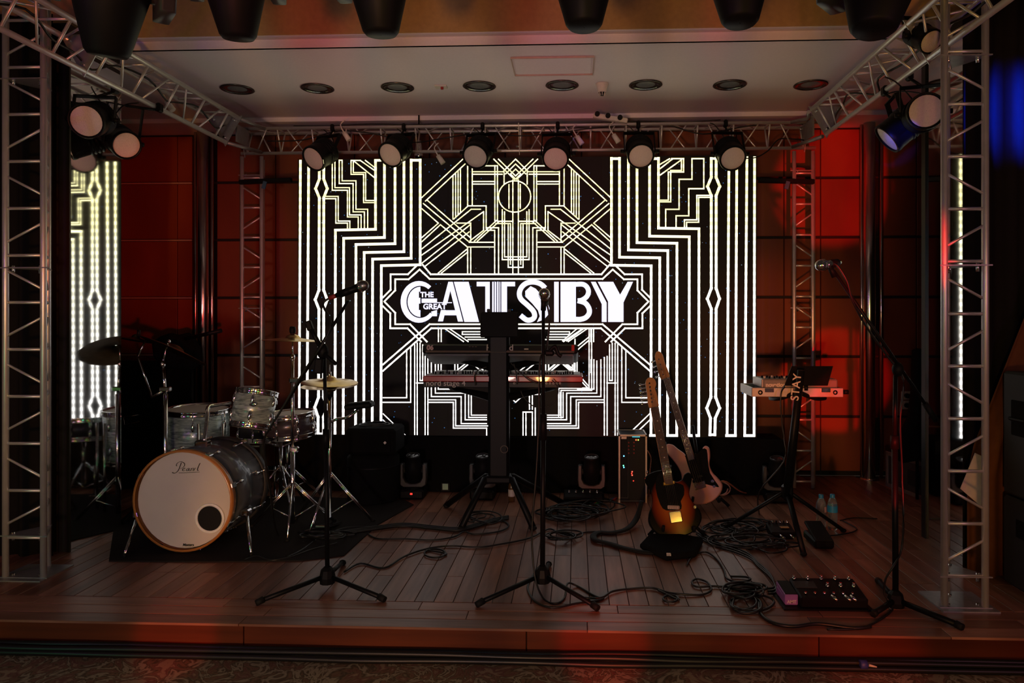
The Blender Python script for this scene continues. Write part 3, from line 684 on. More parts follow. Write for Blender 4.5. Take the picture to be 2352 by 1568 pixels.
# ================================================================= PAR CANS
def yaw_to(o, aim):
    o.rotation_euler = V(aim).to_track_quat('Z', 'Y').to_euler()
def parcan(label, lens, aim, hang, r=.098, group='par cans', ln=.21):
    """lens centre (world), aim direction, point on the truss it hangs from"""
    lens, aim, hang = V(lens), V(aim).normalized(), V(hang)
    t = thing('par_can', label, 'stage light', hang, group)
    L = lambda d: lens - aim * d
    prof = [(r, .012), (r * 1.03, .004), (r * 1.03, -.012), (r, -.02), (r * .98, -.085)]
    for k in range(4): prof += [(r * .98, -.09 - k * .022), (r * 1.05, -.094 - k * .022), (r * 1.05, -.100 - k * .022), (r * .96, -.104 - k * .022)]
    prof += [(r * .80, -.19), (r * .45, -ln), (.001, -ln - .002)]
    MB().lathe(prof[::-1], lens, aim, 28).build('housing', BLACKM, t)
    MB().lathe([(r * .99, .0125), (r * .90, .013), (r * .87, .004)], lens, aim, 28).build('rim', BLACKM, t)
    MB().lathe([(r * .885, .002), (r * .6, .007), (r * .3, .010), (.001, .011)], lens, aim, 28).build('lens', LENS, t)
    piv = L(.085); side = aim.cross(EZ).normalized()
    up = (hang - piv); up = (up - side * up.dot(side)).normalized()
    yk = MB(); w_ = r * 1.16; hgt = max(.15, (hang - piv).length - .05)
    top = piv + up * hgt * .82
    rotm = Matrix((side, up.cross(side), up)).transposed()
    for s_ in (-1, 1):
        yk.box(piv + side * s_ * w_ + up * hgt * .36, (.006, .028, hgt * .92), rotm)
    yk.box(top, (w_ * 2 + .006, .03, .006), rotm); yk.build('yoke', BLACKM, t)
    for s_ in (-1, 1): MB().tube(piv + side * s_ * w_ * .95, piv + side * s_ * (w_ + .03), .014, n=8).build('knob', BLACK, t)
    cl = MB(); cl.tube(top, hang - EZ * .02, .008, n=8); cl.box(hang + EZ * -.004, (.03, .05, .055), ch=.008); cl.build('clamp', BLACKM, t)
    MB().path([L(ln), L(ln + .03) + EZ * .05, (L(ln) + hang) / 2 + side * .08 + EZ * .07, hang + side * .12], .004, smooth=5).build('power_lead', CABLE, t)
    return t
ordn = ['leftmost of the six', 'second from the left of the six', 'third from the left of the six', 'third from the right of the six', 'second from the right of the six', 'rightmost of the six']
for i, (px, py, ax) in enumerate(((721, 364, -.42), (897, 355, -.30), (1092, 359, -.16), (1276, 364, -.06), (1472, 358, .02), (1683, 363, .08))):
    yy = 5.47; l_ = P(px, py, yy)
    parcan('pale lensed par can on the back truss, %s' % ordn[i], l_, (ax, -.86, -.62), (l_.x - ax * .20, 5.65, ZT - .0), group='par cans on the back truss')
parcan('black par can nearest the left tower, its pale lens facing the hall', P(199, 278, 3.92), (.18, -.80, -.30), (-2.60, 4.07, ZBt + .0), r=.092, group='par cans on the left truss')
parcan('black par can on the left truss angled to the right, fins lit along its side', P(290, 333, 4.3), (.80, -.62, -.46), (-2.56, 4.45, ZBt + .0), r=.085, ln=.24, group='par cans on the left truss')
parcan('black par can beside the right tower with its pale lens facing the hall', P(2127, 255, 3.88), (-.25, -.85, -.12), (1.78, 4.03, ZBt), r=.092, group='par cans on the right truss')
parcan('blue lit par can on the right truss pointing down to the left', P(2040, 318, 4.22), (-.72, .12, -.62), (1.76, 4.30, ZBt), r=.092, ln=.24, group='par cans on the right truss')
parcan('dark par can tucked behind the right tower high on the truss', P(2138, 95, 3.72), (.1, -.7, -.5), (1.80, 3.82, ZT - .02), r=.06, ln=.14, group='par cans on the right truss')

# ================================================================= MOVING HEADS
GLASS = mat('fixture_lens_glass', (.02, .02, .022), .10, 0, .5, coat=.3)
YEL = mat('yellow_emblem', (.55, .33, .05), .5)
mh_body = mat('fixture_grey_plastic', (.030, .029, .028), .42)
def moving_head(label, loc, tilt=0, pan=0, flip=False, group=None, emblem=None, disp=None, sc=1.0, tail=.088, wide=1.0, tip=.046):
    t = thing('moving_head', label, 'moving light', loc, group, local=True)
    t.rotation_euler = (math.pi if flip else 0, 0, pan); t.scale = (sc * wide, sc * wide, sc)
    MB().box((0, 0, .038), (.185, .17, .072), ch=.014).build('base', BLACK, t)
    MB().lathe([(.062, .072), (.062, .082), (.001, .083)], (0, 0, 0), n=20).build('turntable', BLACK, t)
    out = [(-.100, .255), (-.104, .15), (-.098, .100), (-.07, .082), (.07, .082), (.098, .100), (.104, .15), (.100, .255), (.072, .255), (.072, .155), (.055, .122), (.02, .110), (-.02, .110), (-.055, .122), (-.072, .155), (-.072, .255)]
    MB().prism(out, (0, 0, 0), EX, EZ, .075, .006).build('yoke', mh_body, t)
    h = []
    M = Matrix.Rotation(tilt, 3, 'X')
    piv = V((0, 0, .205)); ax = M @ V((0, 0, 1))
    hd_ = MB().lathe([(.001, -tail), (tip, -tail), (tip + .006, -tail + .010), (.066, -.01), (.066, .03), (.058, .062), (.052, .095), (.054, .112), (.054, .122), (.046, .122)], piv, ax, 24)
    o = hd_.build('head', BLACK, t)
    MB().lathe([(.048, .116), (.030, .124), (.001, .128)], piv, ax, 20).build('lens', GLASS, o)
    MB().lathe([(.050, .123), (.047, .126), (.045, .118)], piv, ax, 20).build('lens_ring', DGREY, o)
    for s_ in (-1, 1): MB().tube((s_ * .06, 0, .205), (s_ * .10, 0, .205), .022, n=14).build('pivot_cap', mh_body, t)
    f = MB().box((0, -.086, .040), (.11, .004, .045)).build('display', BLACKM, t)
    if disp: text('88', .018, (0, -.089, .045), EX, EZ, emis('red_display', (1, .03, .02), 3.0), f, 'digits', bold=.0004)
    if emblem:
        MB().lathe([(.016, 0), (.007, .001), (.001, .001)], (.0, -.0885, .042), (0, -1, 0), 16).build('emblem', YEL, t)
        text('150', .016, (.045, -.089, .046), EX, EZ, DGREY, t, 'model_number')
    return t
for px, lab, kw in ((950, 'floor moving head with a red lit display left of the keyboards', dict(disp=True)), (1110, 'floor moving head partly behind the keyboard column', {}),
                    (1359, 'floor moving head with a yellow emblem beside the rack case', dict(emblem=True)), (1566, 'floor moving head half hidden behind the pink bass', {}),
                    (1784, 'floor moving head behind the right keyboard stand', {})):
    g_ = G(px, 1139); y_ = 5.40
    moving_head(lab, V((P(px, 1100, y_).x, y_, 0)), R(14), R(-2 + (1250 - px) * .01), group='moving heads on the stage floor', sc=.97, **kw)
hn = ['leftmost, turned sideways', 'second from the left', 'third from the left', 'third from the right', 'second from the right', 'rightmost, turned sideways']
for i, (px, py, tl_, pn, sc) in enumerate(((254, 116, 196, 40, 1.35), (538, 78, 190, 8, 1.12), (868, 72, 186, -8, 1.12), (1340, 66, 176, 6, 1.12), (1697, 62, 172, -6, 1.12), (2026, 92, 164, -40, 1.35))):
    yy = 2.33; bot = P(px, py, yy).z
    moving_head('black moving head hanging at the top edge above the stage, ' + hn[i], V((P(px, 40, yy).x, yy, bot + .362 * sc)), R(tl_), R(pn), True, 'moving heads hung above the stage', sc=sc, tail=.160, wide=1.35, tip=.032)
for i, px in enumerate((246, 534, 866, 1342, 1697, 2022)):
    pass
# ================================================================= DRUM KIT
PEARLW = mat('drum_pearl_wrap', (.30, .33, .33), .28, .15, coat=.6)
nt, b = nodes(PEARLW)
tc = nt.nodes.new('ShaderNodeTexCoord'); mp = nt.nodes.new('ShaderNodeMapping'); mp.inputs['Scale'].default_value = (9, 9, 60)
nz = nt.nodes.new('ShaderNodeTexNoise'); nz.inputs['Scale'].default_value = 1.2; nz.inputs['Detail'].default_value = 4; nz.inputs['Distortion'].default_value = 1.4
cr = nt.nodes.new('ShaderNodeValToRGB'); e = cr.color_ramp.elements; e[0].position = .35; e[0].color = (.12, .17, .175, 1); e[1].position = .68; e[1].color = (.50, .62, .61, 1)
nt.links.new(tc.outputs['Object'], mp.inputs[0]); nt.links.new(mp.outputs[0], nz.inputs['Vector']); nt.links.new(nz.outputs['Fac'], cr.inputs[0]); nt.links.new(cr.outputs[0], b.inputs['Base Color'])
KICKW = mat('kick_grey_wrap', (.085, .10, .125), .32, .2, coat=.5, noise=.3, nscale=9)
HOOPW = wood('drum_hoop_maple', (.42, .15, .035), (.60, .25, .07), .3, (6, 6, 6), .02, coat=.5)
HEADW = mat('drum_head_white', (.68, .60, .54), .65, noise=.04, nscale=8)
INK = mat('logo_black_ink', (.02, .018, .016), .6)
def drum(name, label, c, axis, rad, dep, shell, nl=8, hoop='chrome', headm=HEADW, group='drums', lug0=.2):
    c = V(c); ax = V(axis).normalized(); t = thing(name, label, 'drum', c, group)
    MB().lathe([(rad * .96, -dep / 2), (rad, -dep / 2), (rad, dep / 2), (rad * .96, dep / 2)], c, ax, 40).build('shell', shell, t)
    q = ax.to_track_quat('Z', 'Y')
    for s_ in (-1, 1):
        cc = c + ax * s_ * dep / 2
        if hoop == 'chrome':
            MB().lathe([(rad * 1.0, -.022), (rad * 1.045, -.018), (rad * 1.035, -.012), (rad * 1.035, .008), (rad * 1.06, .013), (rad * 1.0, .015), (rad * .985, .0)], cc, ax, 40).build('hoop', CHROME, t)
        else:
            h_ = MB().lathe([(rad * 1.0, -.03), (rad * 1.045, -.03), (rad * 1.045, .016), (rad * .985, .016), (rad * .985, -.002)], cc, ax, 48).build('hoop', HOOPW if s_ < 0 else DGREY, t)
        MB().lathe([(rad * .99, .002 * s_), (rad * .6, .003 * s_), (.001, .004 * s_)], cc, ax, 40).build('drum_head', headm, t)
    for k in range(nl):
        a = 2 * math.pi * (k + lug0) / nl; rv = q @ V((math.cos(a), math.sin(a), 0))
        for s_ in (-1, 1):
            lg = MB(); mid = c + rv * (rad + .008) + ax * s_ * dep * .24
            lg.ell(mid, (.012, .012, .03), 8, 6, Matrix((rv.cross(ax), rv, ax)).transposed()); o = lg.build('lug', CHROME, t)
            MB().tube(mid, c + rv * (rad * 1.05) + ax * s_ * (dep / 2 + .012), .0035, n=6).build('tension_rod', CHROME, o)
            if hoop != 'chrome':
                cl_ = c + rv * rad * 1.055 + ax * s_ * (dep / 2 - .008)
                MB().box(cl_, (.028, .012, .05), Matrix((rv.cross(ax), rv, ax)).transposed(), ch=.003).build('claw', CHROME, o)
    return t
KY = 4.06; kc = P(425, 1157, KY); KR = 119 / FOC * KY / 1.045; KD = .45; kc.z = KR * 1.05 + .012
kick = drum('bass_drum', 'bass drum with white front head, orange hoop and a round port', kc + EY * (KD / 2), EY, KR, KD, KICKW, 8, 'wood', lug0=.62)
yf = KY - .006
ph = P(482, 1190, yf); pr = 29 / FOC * KY
MB().lathe([(pr, 0), (pr * 1.0, .004), (pr * 1.18, .008), (pr * 1.22, .001)], ph, (0, -1, 0), 32).build('port_ring', mat('port_ring_white', (.92, .90, .87), .4), kick)
MB().disc(ph - EY * .001, (0, -1, 0), pr, 32).build('port_hole', mat('port_dark', (.006, .005, .005), .9), kick)
lp = P(430, 1076, yf - .001)
sw = MB()
def K(px, py): return P(px, py, yf - .0012)
def Q(*pts): return [K(380 + u / 13.44, 1045 + v / 13.44) for u, v in pts]
for r_, pts in ((.0034, ((490, 235), (455, 330), (425, 410), (380, 490), (310, 548), (245, 550), (212, 530))), (.0026, ((352, 335), (334, 305), (372, 240), (450, 203), (530, 217), (588, 262), (585, 325), (540, 380), (462, 415))),
                (.0024, ((530, 446), (598, 415), (585, 396), (545, 412), (522, 455), (560, 484), (612, 462))), (.0026, ((712, 402), (665, 425), (655, 476), (695, 472), (738, 404), (722, 474), (760, 470))),
                (.0026, ((800, 402), (782, 482))), (.0022, ((792, 430), (835, 400), (862, 408), (850, 474), (885, 470))), (.0022, ((885, 470), (905, 405), (935, 398))), (.0034, ((1066, 248), (1018, 350), (985, 455), (1018, 468))), (.0022, ((412, 547), (700, 538), (1050, 520)))):
    sw.path(Q(*pts), r_ * 1.55, flat=.25)
sw.build('brand_lettering', INK, kick)
text('Masters', .020, K(432, 1251), EX, EZ, INK, kick, 'model_lettering', bold=.0004, shear=.3); MB().path([K(418, 1256), K(432, 1256), K(449, 1255.5)], .0007, smooth=1, flat=.4).build('model_lettering', INK, kick)
for a, b_, c_ in ((P(318, 1180, 4.2), P(302, 1222, 4.16), G(286, 1283)), (P(566, 1176, 4.2), P(572, 1222, 4.16), G(577, 1280))):
    sp_ = MB().tube(a, c_ + EZ * .02, .011, .009, n=10).build('spur_leg', CHROME, kick)
    MB().tube(c_ + EZ * .03, c_ + EZ * .001, .012, .006, n=8).build('spur_foot', RUBBER, sp_)
    MB().box(a, (.045, .06, .04), ch=.008).build('spur_bracket', CHROME, kick)
mp_ = P(466, 1020, 4.24)
MB().box(mp_ + V((.0, .0, .0)), (.075, .06, .05), ch=.008).build('tom_mount', CHROME, kick)
MB().path([P(535, 1014, 4.48), P(548, 1050, 4.5), P(560, 1090, 4.5), P(580, 1120, 4.5), P(596, 1150, 4.5)], .004).build('microphone_lead', CABLE, kick)
# floor tom (left, behind) and its legs
ftY = 5.06; fc = P(455, 996, ftY)
ft = drum('floor_tom', 'pearl grey floor tom standing behind the bass drum', fc, (0.02, -.05, 1), .205, .34, PEARLW, 6, lug0=.45)
for px in (402, 455, 512):
    a = P(px, 950, ftY - .2 + abs(px - 455) * .0018); MB().tube((a.x, a.y, .90 * a.z), (a.x, a.y, .0), .0095, n=8).build('leg', CHROME, ft)
# rack tom
rt = drum('rack_tom', 'small pearl grey rack tom with oval badge mounted above the bass drum', P(583, 938, 4.55), (.10, .22, 1), .125, .205, PEARLW, 6, lug0=.18)
bd = P(581, 929, 4.55 - .135)
MB().lathe([(.020, 0), (.015, .003), (.001, .003)], (0, 0, 0), (0, 0, 1), 18).build('badge', CHROME, rt, off=V((0, 0, 0)))
bo = [o for o in bpy.data.objects if o.parent == rt and o.name.startswith('badge')][0]; bo.location = bd - ORG[rt.name]; bo.rotation_euler = (R(102), 0, 0); bo.scale = (1.1, .62, 1)
MB().path([P(468, 1018, 4.24), P(476, 960, 4.3), P(478, 936, 4.36), P(495, 930, 4.42), P(530, 925, 4.5)], .012, n=8).build('mount_arm', CHROME, rt)
# second tom behind, snare on stand
drum('tom_drum', 'dark second tom glimpsed under the rack tom', P(588, 988, 5.1), (.05, .1, 1), .115, .13, mat('dark_drum_shell', (.03, .03, .032), .35), 6)
SNX = mat('snare_shell', (.055, .045, .060), .28, .2, coat=.4)
sn = drum('snare_drum', 'dark shelled snare drum with chrome lugs behind the cymbal stand', P(665, 974, 5.0), (-.06, -.04, 1), .165, .14, SNX, 8, lug0=.1)
sb = P(645, 1012, 5.0)
st_ = thing('snare_stand', 'chrome tripod stand holding the snare drum', 'drum stand', (sb.x, 5.0, 0))
MB().tube((sb.x, 5.0, .12), (sb.x, 5.0, sb.z), .013, n=10).build('pole', CHROME, st_)
for a in (70, 190, 310):
    d = V((math.cos(R(a)), math.sin(R(a)), 0)); MB().tube(V((sb.x, 5, .30)) + d * .01, V((sb.x, 5, .012)) + d * .24, .008, n=8).build('leg', CHROME, st_)
for a in (20, 140, 260):
    d = V((math.cos(R(a)), math.sin(R(a)), 0)); MB().tube(V((sb.x, 5, sb.z - .04)), V((sb.x, 5, sb.z + .012)) + d * .16, .008, n=8).build('basket_arm', CHROME, st_)
# cymbals
def cymbal_disc(t, c, nrm, r, m, name='cymbal_disc'):
    return MB().lathe([(r, 0), (r * .97, .002), (r * .6, .012), (r * .26, .020), (r * .2, .034), (r * .08, .042), (.006, .043), (.006, .040), (r * .2, .030), (r * .26, .017), (r * .6, .009), (r, -.001)], c, nrm, 40).build(name, m, t)
def tripod(t, base, h, r=.26, ang=(30, 150, 270), leg=CHROME):
    for a in ang:
        d = V((math.cos(R(a)), math.sin(R(a)), 0))
        l = MB().tube(base + EZ * h, base + EZ * .014 + d * r, .0075, n=8); l.tube(base + EZ * (h - .012) , base + EZ * .014 + d * (r - .012) , .005, n=6)
        o = l.build('leg', leg, t); MB().ell(base + EZ * .013 + d * r, (.014, .014, .013), 8, 6).build('rubber_foot', RUBBER, o)
        MB().tube(base + EZ * .07, base + EZ * (h * .45) + d * r * .55, .0045, n=6).build('leg_brace', leg, t)
CYMD = mat('cymbal_dark_bronze', (.16, .11, .06), .32, 1, noise=.3)
# crash on straight stand
cb = G(672, 1216); cb.z = 0; ct = P(672, 783, cb.y)
t = thing('crash_cymbal', 'crash cymbal on a straight chrome stand left of the LED wall', 'cymbal', cb, 'cymbals on stands')
MB().tube((cb.x, cb.y, .04), (cb.x, cb.y, .50), .0145, n=12).build('lower_tube', CHROME, t); MB().tube((cb.x, cb.y, .45), (cb.x, cb.y, ct.z - .11), .010, n=10).build('upper_tube', CHROME, t)
MB().tube((cb.x, cb.y, ct.z - .12), (cb.x, cb.y, ct.z + .03), .005, n=8).build('tilter', CHROME, t); MB().ell((cb.x, cb.y, ct.z - .10), (.016, .02, .02), 8, 6).build('tilter_joint', CHROME, t)
for zz in (.50, .93): MB().box((cb.x + .01, cb.y, zz), (.06, .03, .035), ch=.008).build('height_clamp', CHROME, t)
cymbal_disc(t, V((cb.x, cb.y, ct.z)), (.03, .03, 1), .185, BRASS); MB().lathe([(.014, .0), (.019, .012), (.02, .03), (.016, .045), (.001, .047)], V((cb.x, cb.y, ct.z + .045)), n=14).build('felt_cap', BLACK, t)
tripod(t, cb, .30, .27, (40, 175, 285))
# hi-hat
hb = G(757, 1205); hb.z = 0; hz = P(757, 884, hb.y).z
t = thing('hi_hat', 'pair of bronze hi-hat cymbals on a pedal stand left of the keyboards', 'cymbal', hb, 'cymbals on stands')
MB().tube((hb.x, hb.y, .05), (hb.x, hb.y, hz - .04), .0135, n=12).build('tube', CHROME, t); MB().tube((hb.x, hb.y, hz - .05), (hb.x, hb.y, hz + .13), .0032, n=6).build('pull_rod', CHROME, t)
cymbal_disc(t, V((hb.x, hb.y, hz + .016)), (.04, -.07, 1), .176, BRASS, 'top_cymbal'); cymbal_disc(t, V((hb.x, hb.y, hz - .004)), (.02, .06, -1), .176, BRASS, 'bottom_cymbal')
MB().tube((hb.x, hb.y, hz - .075), (hb.x, hb.y, hz - .028), .024, .028, n=12).build('seat_cup', BLACK, t); MB().tube((hb.x, hb.y, hz + .05), (hb.x, hb.y, hz + .085), .012, n=10).build('clutch', CHROME, t)
tripod(t, hb, .34, .27, (15, 160, 262))
pd = MB(); pd.box(hb + V((.03, -.10, .03)), (.085, .26, .012), Matrix.Rotation(R(-10), 3, 'X'), ch=.003); pd.build('foot_pedal', CHROME, t)
# left big dark cymbals on one boom stand
lb = P(380, 1080, 4.75); lb.z = 0; ly = lb.y
t = thing('ride_cymbal', 'large dark cymbal tilted away on the chrome stand behind the bass drum', 'cymbal', lb, 'cymbals on stands')
MB().tube((lb.x, ly, .03), (lb.x, ly, P(380, 905, ly).z), .0155, n=12).build('lower_tube', CHROME, t); MB().tube((lb.x, ly, P(380, 910, ly).z), P(375, 845, ly), .0115, n=10).build('upper_tube', CHROME, t)
MB().ell(P(374, 836, ly), (.018, .02, .026), 8, 6).build('tilter_joint', CHROME, t); MB().tube(P(373, 834, ly), P(386, 785, ly + .02), .0055, n=8).build('tilter', CHROME, t)
cymbal_disc(t, P(399, 806, ly + .04), (.34, .30, .86), .225, CYMD); MB().ell(P(388, 784, ly), (.012, .012, .014), 8, 6).build('wing_nut', CHROME, t)
MB().box(P(380, 893, ly), (.07, .04, .03), ch=.006).build('boom_clamp', CHROME, t); tripod(t, lb, .28, .24, (100, 220, 340))
t = thing('splash_cymbal', 'dark cymbal on a slanting boom arm at the far left of the drums', 'cymbal', P(350, 912, ly - .02), 'cymbals on stands')
MB().tube(P(350, 914, ly - .02), P(316, 818, ly - .08), .008, n=8).build('boom_arm', CHROME, t); MB().tube(P(316, 818, ly - .08), P(335, 780, ly - .06), .006, n=8).build('tilter', CHROME, t)
cymbal_disc(t, P(310, 782, ly - .06), (.12, .16, .95), .10, CYMD); MB().tube(P(318, 772, ly - .06), P(319, 757, ly - .06), .011, n=8).build('wing_nut', BLACKM, t)
MB().tube(P(350, 912, ly - .02), P(380, 893, ly), .009, n=8).build('clamp_arm', CHROME, t)
# black padded bag hung behind cymbals with rod
t = thing('hardware_bag', 'black cloth bag draped over a rod behind the left cymbals', 'bag', P(430, 830, 5.45))
bg = MB(); y_ = 5.45
bg.prism([(P(*k, y_).x, P(*k, y_).z) for k in ((352, 786), (372, 772), (392, 765), (412, 769), (432, 764), (445, 773), (452, 790), (462, 800), (462, 835), (440, 850), (380, 846), (356, 820))], (0, y_, 0), EX, EZ, .10, .03); bg.build('cloth', BLACKC, t)
MB().tube(P(425, 778, y_ - .06), P(508, 759, y_ - .10), .013, .016, n=8).build('rod', BLACKM, t)
MB().tube(P(440, 800, y_ + .02), V((P(440, 800, y_).x, y_ + .02, 0)), .012, n=8).build('pole', BLACKM, t)
# drum mat
mt = [G(*k) for k in ((250, 1290), (500, 1292), (690, 1289), (790, 1277), (835, 1236), (870, 1205), (950, 1160), (930, 1150), (640, 1140), (330, 1150), (262, 1210))]
tag(MB().prism([(p.x, p.y) for p in mt], (0, 0, .004), EX, EY, .007).build('drum_mat', mat('drum_mat_felt', (.020, .017, .016), .95, spec=.1, nscale=200)), 'black felt mat laid under the drum kit', 'mat')
# kick pedal
pb_ = G(560, 1190); t = thing('kick_pedal', 'chrome bass drum pedal behind the bass drum', 'pedal', pb_)
MB().box(pb_ + V((0, .62, .035)), (.09, .25, .012), Matrix.Rotation(R(12), 3, 'X'), ch=.003).build('footboard', CHROME, t); MB().tube(pb_ + V((0, .50, .02)), pb_ + V((0, .50, .24)), .008, n=8).build('post', CHROME, t)
# throne
tb = P(660, 1060, 5.29); tb.z = 0; t = thing('drum_throne', 'round black drum throne behind the snare drum', 'stool', tb)
MB().lathe([(.001, .46), (.15, .46), (.17, .48), (.17, .52), (.14, .545), (.001, .55)], tb, n=24).build('cushion', BLACK, t); MB().tube(tb + EZ * .1, tb + EZ * .47, .014, n=8).build('post', CHROME, t); tripod(t, tb, .26, .24)
# electronic pad on arm
pa = P(826, 931, 4.66); t = thing('trigger_pad', 'small black percussion pad on a clamp arm beside the hi-hat', 'drum pad', pa)
MB().box(pa, (.175, .10, .035), Matrix.Rotation(R(-6), 3, 'Y'), ch=.010).build('pad', BLACK, t); MB().box(pa + V((.0, 0, .019)), (.15, .08, .008), Matrix.Rotation(R(-6), 3, 'Y'), ch=.003).build('playing_surface', RUBBER, t)
MB().path([P(757, 970, hb.y), P(775, 962, hb.y), P(800, 958, 4.64), P(822, 940, 4.66)], .009, n=8).build('clamp_arm', CHROME, t)
# black cases between drums and screen
cy = 5.05
def boxpx(mb, x0, x1, ya, yb_, y, depth, ch=.012):
    a, b_ = P(x0, ya, y), P(x1, yb_, y); mb.box(((a.x + b_.x) / 2, y + depth / 2, (a.z + b_.z) / 2), (abs(b_.x - a.x), depth, abs(a.z - b_.z)), ch=ch); return mb
t = thing('drum_case', 'large black padded drum case on the floor behind the hi-hat', 'case', V((P(842, 1100, 5.12).x, 5.3, 0)))
z1 = P(850, 1048, 5.12).z
cx_ = (P(782, 1100, 5.12).x + P(902, 1100, 5.12).x) / 2; rr_ = (P(902, 1100, 5.12).x - P(782, 1100, 5.12).x) / 2
MB().lathe([(.001, 0), (rr_ - .02, 0), (rr_, .02), (rr_, z1 - .03), (rr_ - .03, z1), (.001, z1)], (cx_, 5.3, 0), n=32).build('body', BLACKC, t)
MB().lathe([(rr_ + .003, z1 * .72), (rr_ + .006, z1 * .74), (rr_ + .003, z1 * .76)], (cx_, 5.3, 0), n=32).build('zip_band', BLACK, t)
t = thing('amplifier_cabinet', 'black amplifier cabinet stacked on the round drum case', 'amplifier', V((cx_, 5.3, z1)))
zt_ = P(840, 985, 5.16).z
MB().box((cx_ + .01, 5.32, (z1 + zt_) / 2), (.36, .30, zt_ - z1), ch=.02).build('cabinet', BLACKC, t)
MB().box((cx_ + .0, 5.165, (z1 + zt_) / 2), (.31, .008, (zt_ - z1) * .8), ch=.003).build('grille', BLACKC, t)
MB().box((cx_ + .12, 5.16, z1 + .09), (.016, .006, .016), Matrix.Rotation(R(45), 3, 'Y')).build('badge', WHITEP, t)
tag(MB().path([(cx_ + .01 + math.cos(k * .7) * (.13 - .003 * k), 5.32 + math.sin(k * .7) * (.10 - .002 * k), zt_ + .006 + .0008 * k) for k in range(22)], .005).build('coiled_cable', CABLE), 'black cable coiled on top of the amplifier cabinet', 'cable')
# tall black cabinet left of drums
a, b_ = P(284, 900, 5.55), P(372, 900, 5.55); zc_ = P(300, 828, 5.55).z
t = thing('speaker_cabinet', 'tall black speaker cabinet with side handle behind the left cymbals', 'speaker', ((a.x + b_.x) / 2, 5.75, 0))
MB().box(((a.x + b_.x) / 2, 5.75, zc_ / 2), (b_.x - a.x + .1, .38, zc_), ch=.015).build('cabinet', BLACK, t)
MB().box(((a.x + b_.x) / 2, 5.556, zc_ / 2), (b_.x - a.x + .03, .01, zc_ - .08), ch=.003).build('grille', BLACKC, t)
hh = [P(284, 957, 5.53), P(320, 952, 5.53), P(320, 968, 5.53), P(286, 976, 5.53), P(284, 957, 5.53)]
MB().path(hh, .006, smooth=1).build('handle', CHROME, t)
# ================================================================= KEYBOARDS
LET = mat('pale_lettering', (.55, .50, .46), .5); LETD = mat('dim_lettering', (.10, .075, .06), .6)
kcx = P(1146, 950, 4.85); kcx.z = 0; kY = 4.85
t = thing('keyboard_stand', 'black column keyboard stand with four splayed legs in front of the LED wall', 'keyboard stand', kcx)
zj = P(1150, 1100, kY).z; ztop = P(1146, 762, kY).z; cw = .139
col_o = MB().box((kcx.x, kY, (zj + ztop) / 2), (cw, .075, ztop - zj), ch=.018).build('column', BLACKM, t)
MB().box((kcx.x, kY, zj + .005), (cw + .03, .12, .05), ch=.012).build('leg_hub', BLACKM, t)
for px, py, sx, sy in ((1060, 1219, -1, -1), (1224, 1218, 1, -1), (1026, 1166, -1, 1), (1291, 1160, 1, 1)):
    f_ = G(px, py); a_ = V((kcx.x + sx * cw * .42, kY + sy * .03, zj + .01))
    MB().path([a_, a_ + V((sx * .03, sy * .01, .0)), f_ + EZ * .02], .021, n=8, smooth=1).build('leg', BLACKM, t)
    MB().ell(f_ + EZ * .016, (.026, .026, .016), 8, 6).build('rubber_foot', RUBBER, t)
for z_, ln_ in ((P(1146, 835, kY).z, .33), (P(1146, 905, kY).z, .36)):
    for s_ in (-1, 1):
        MB().path([(kcx.x + s_ * .03, kY + .02, z_ - .03), (kcx.x + s_ * .17, kY + .10, z_ - .005), (kcx.x + s_ * ln_, kY + .20, z_ + .022)], [.032, .012], n=8, smooth=3).build('arm', BLACKM, t)
text('GRAVITY STANDS', .040, (kcx.x + .022, kY - .0385, P(1146, 880, kY).z), -EZ, EX, LETD, col_o, 'lettering', bold=.0006) if False else None
MB().lathe([(.026, 0), (.021, .0005)], (kcx.x + .038, kY - .0385, P(1146, 1029, kY).z), (0, -1, 0), 24).build('round_mark', LETD, col_o)
tb_ = [P(1103, 716, kY - .06), P(1190, 716, kY - .06), P(1190, 775, kY - .06), P(1105, 775, kY - .06)]
th = thing('tablet_holder', 'black tablet holder clamped on top of the keyboard column', 'tablet holder', V((kcx.x, kY - .06, ztop - .05)))
MB().box(((tb_[0].x + tb_[1].x) / 2, kY - .05, (tb_[0].z + tb_[2].z) / 2), (tb_[1].x - tb_[0].x, .014, tb_[0].z - tb_[2].z), Matrix.Rotation(R(-8), 3, 'X'), ch=.006).build('back_plate', BLACK, th)
for px in (1122, 1169):
    a_ = P(px, 713, kY - .05); MB().box(a_, (.02, .02, .022), ch=.004).build('clip', DGREY, th)
MB().tube((kcx.x, kY - .03, ztop - .02), (kcx.x, kY - .03, P(1146, 745, kY).z), .014, n=10).build('neck', BLACKM, th)
# upper keyboard (its rear faces the hall)
def px_box(x0, x1, y0, y1, yd): a, b = P(x0, y0, yd), P(x1, y1, yd); return a, b
yk = kY - .02; a, b_ = P(970, 785, yk), P(1328, 810, yk); wk = b_.x - a.x; cx = (a.x + b_.x) / 2
K1 = mat('keyboard_black_shell', (.009, .009, .010), .45, spec=.3); KG = mat('keyboard_underside', (.17, .18, .20), .5)  # underside grey has the screen's light put into its colour
rot = Matrix.Rotation(R(-17), 3, 'X')
kb = thing('synthesizer', 'black synthesizer on the upper arms of the keyboard stand', 'keyboard', (cx, yk + .12, b_.z))
o0 = V((cx, yk, (a.z + b_.z) / 2)); hk = a.z - b_.z
cen = o0 + rot @ V((0, .135, -.008))
MB().box(cen, (wk, .27, hk * .92), rot, ch=.012).build('shell', K1, kb)
MB().box(cen + rot @ V((0, .0, -hk * .5 - .004)), (wk - .06, .25, .012), rot, ch=.004).build('underside', KG, kb)
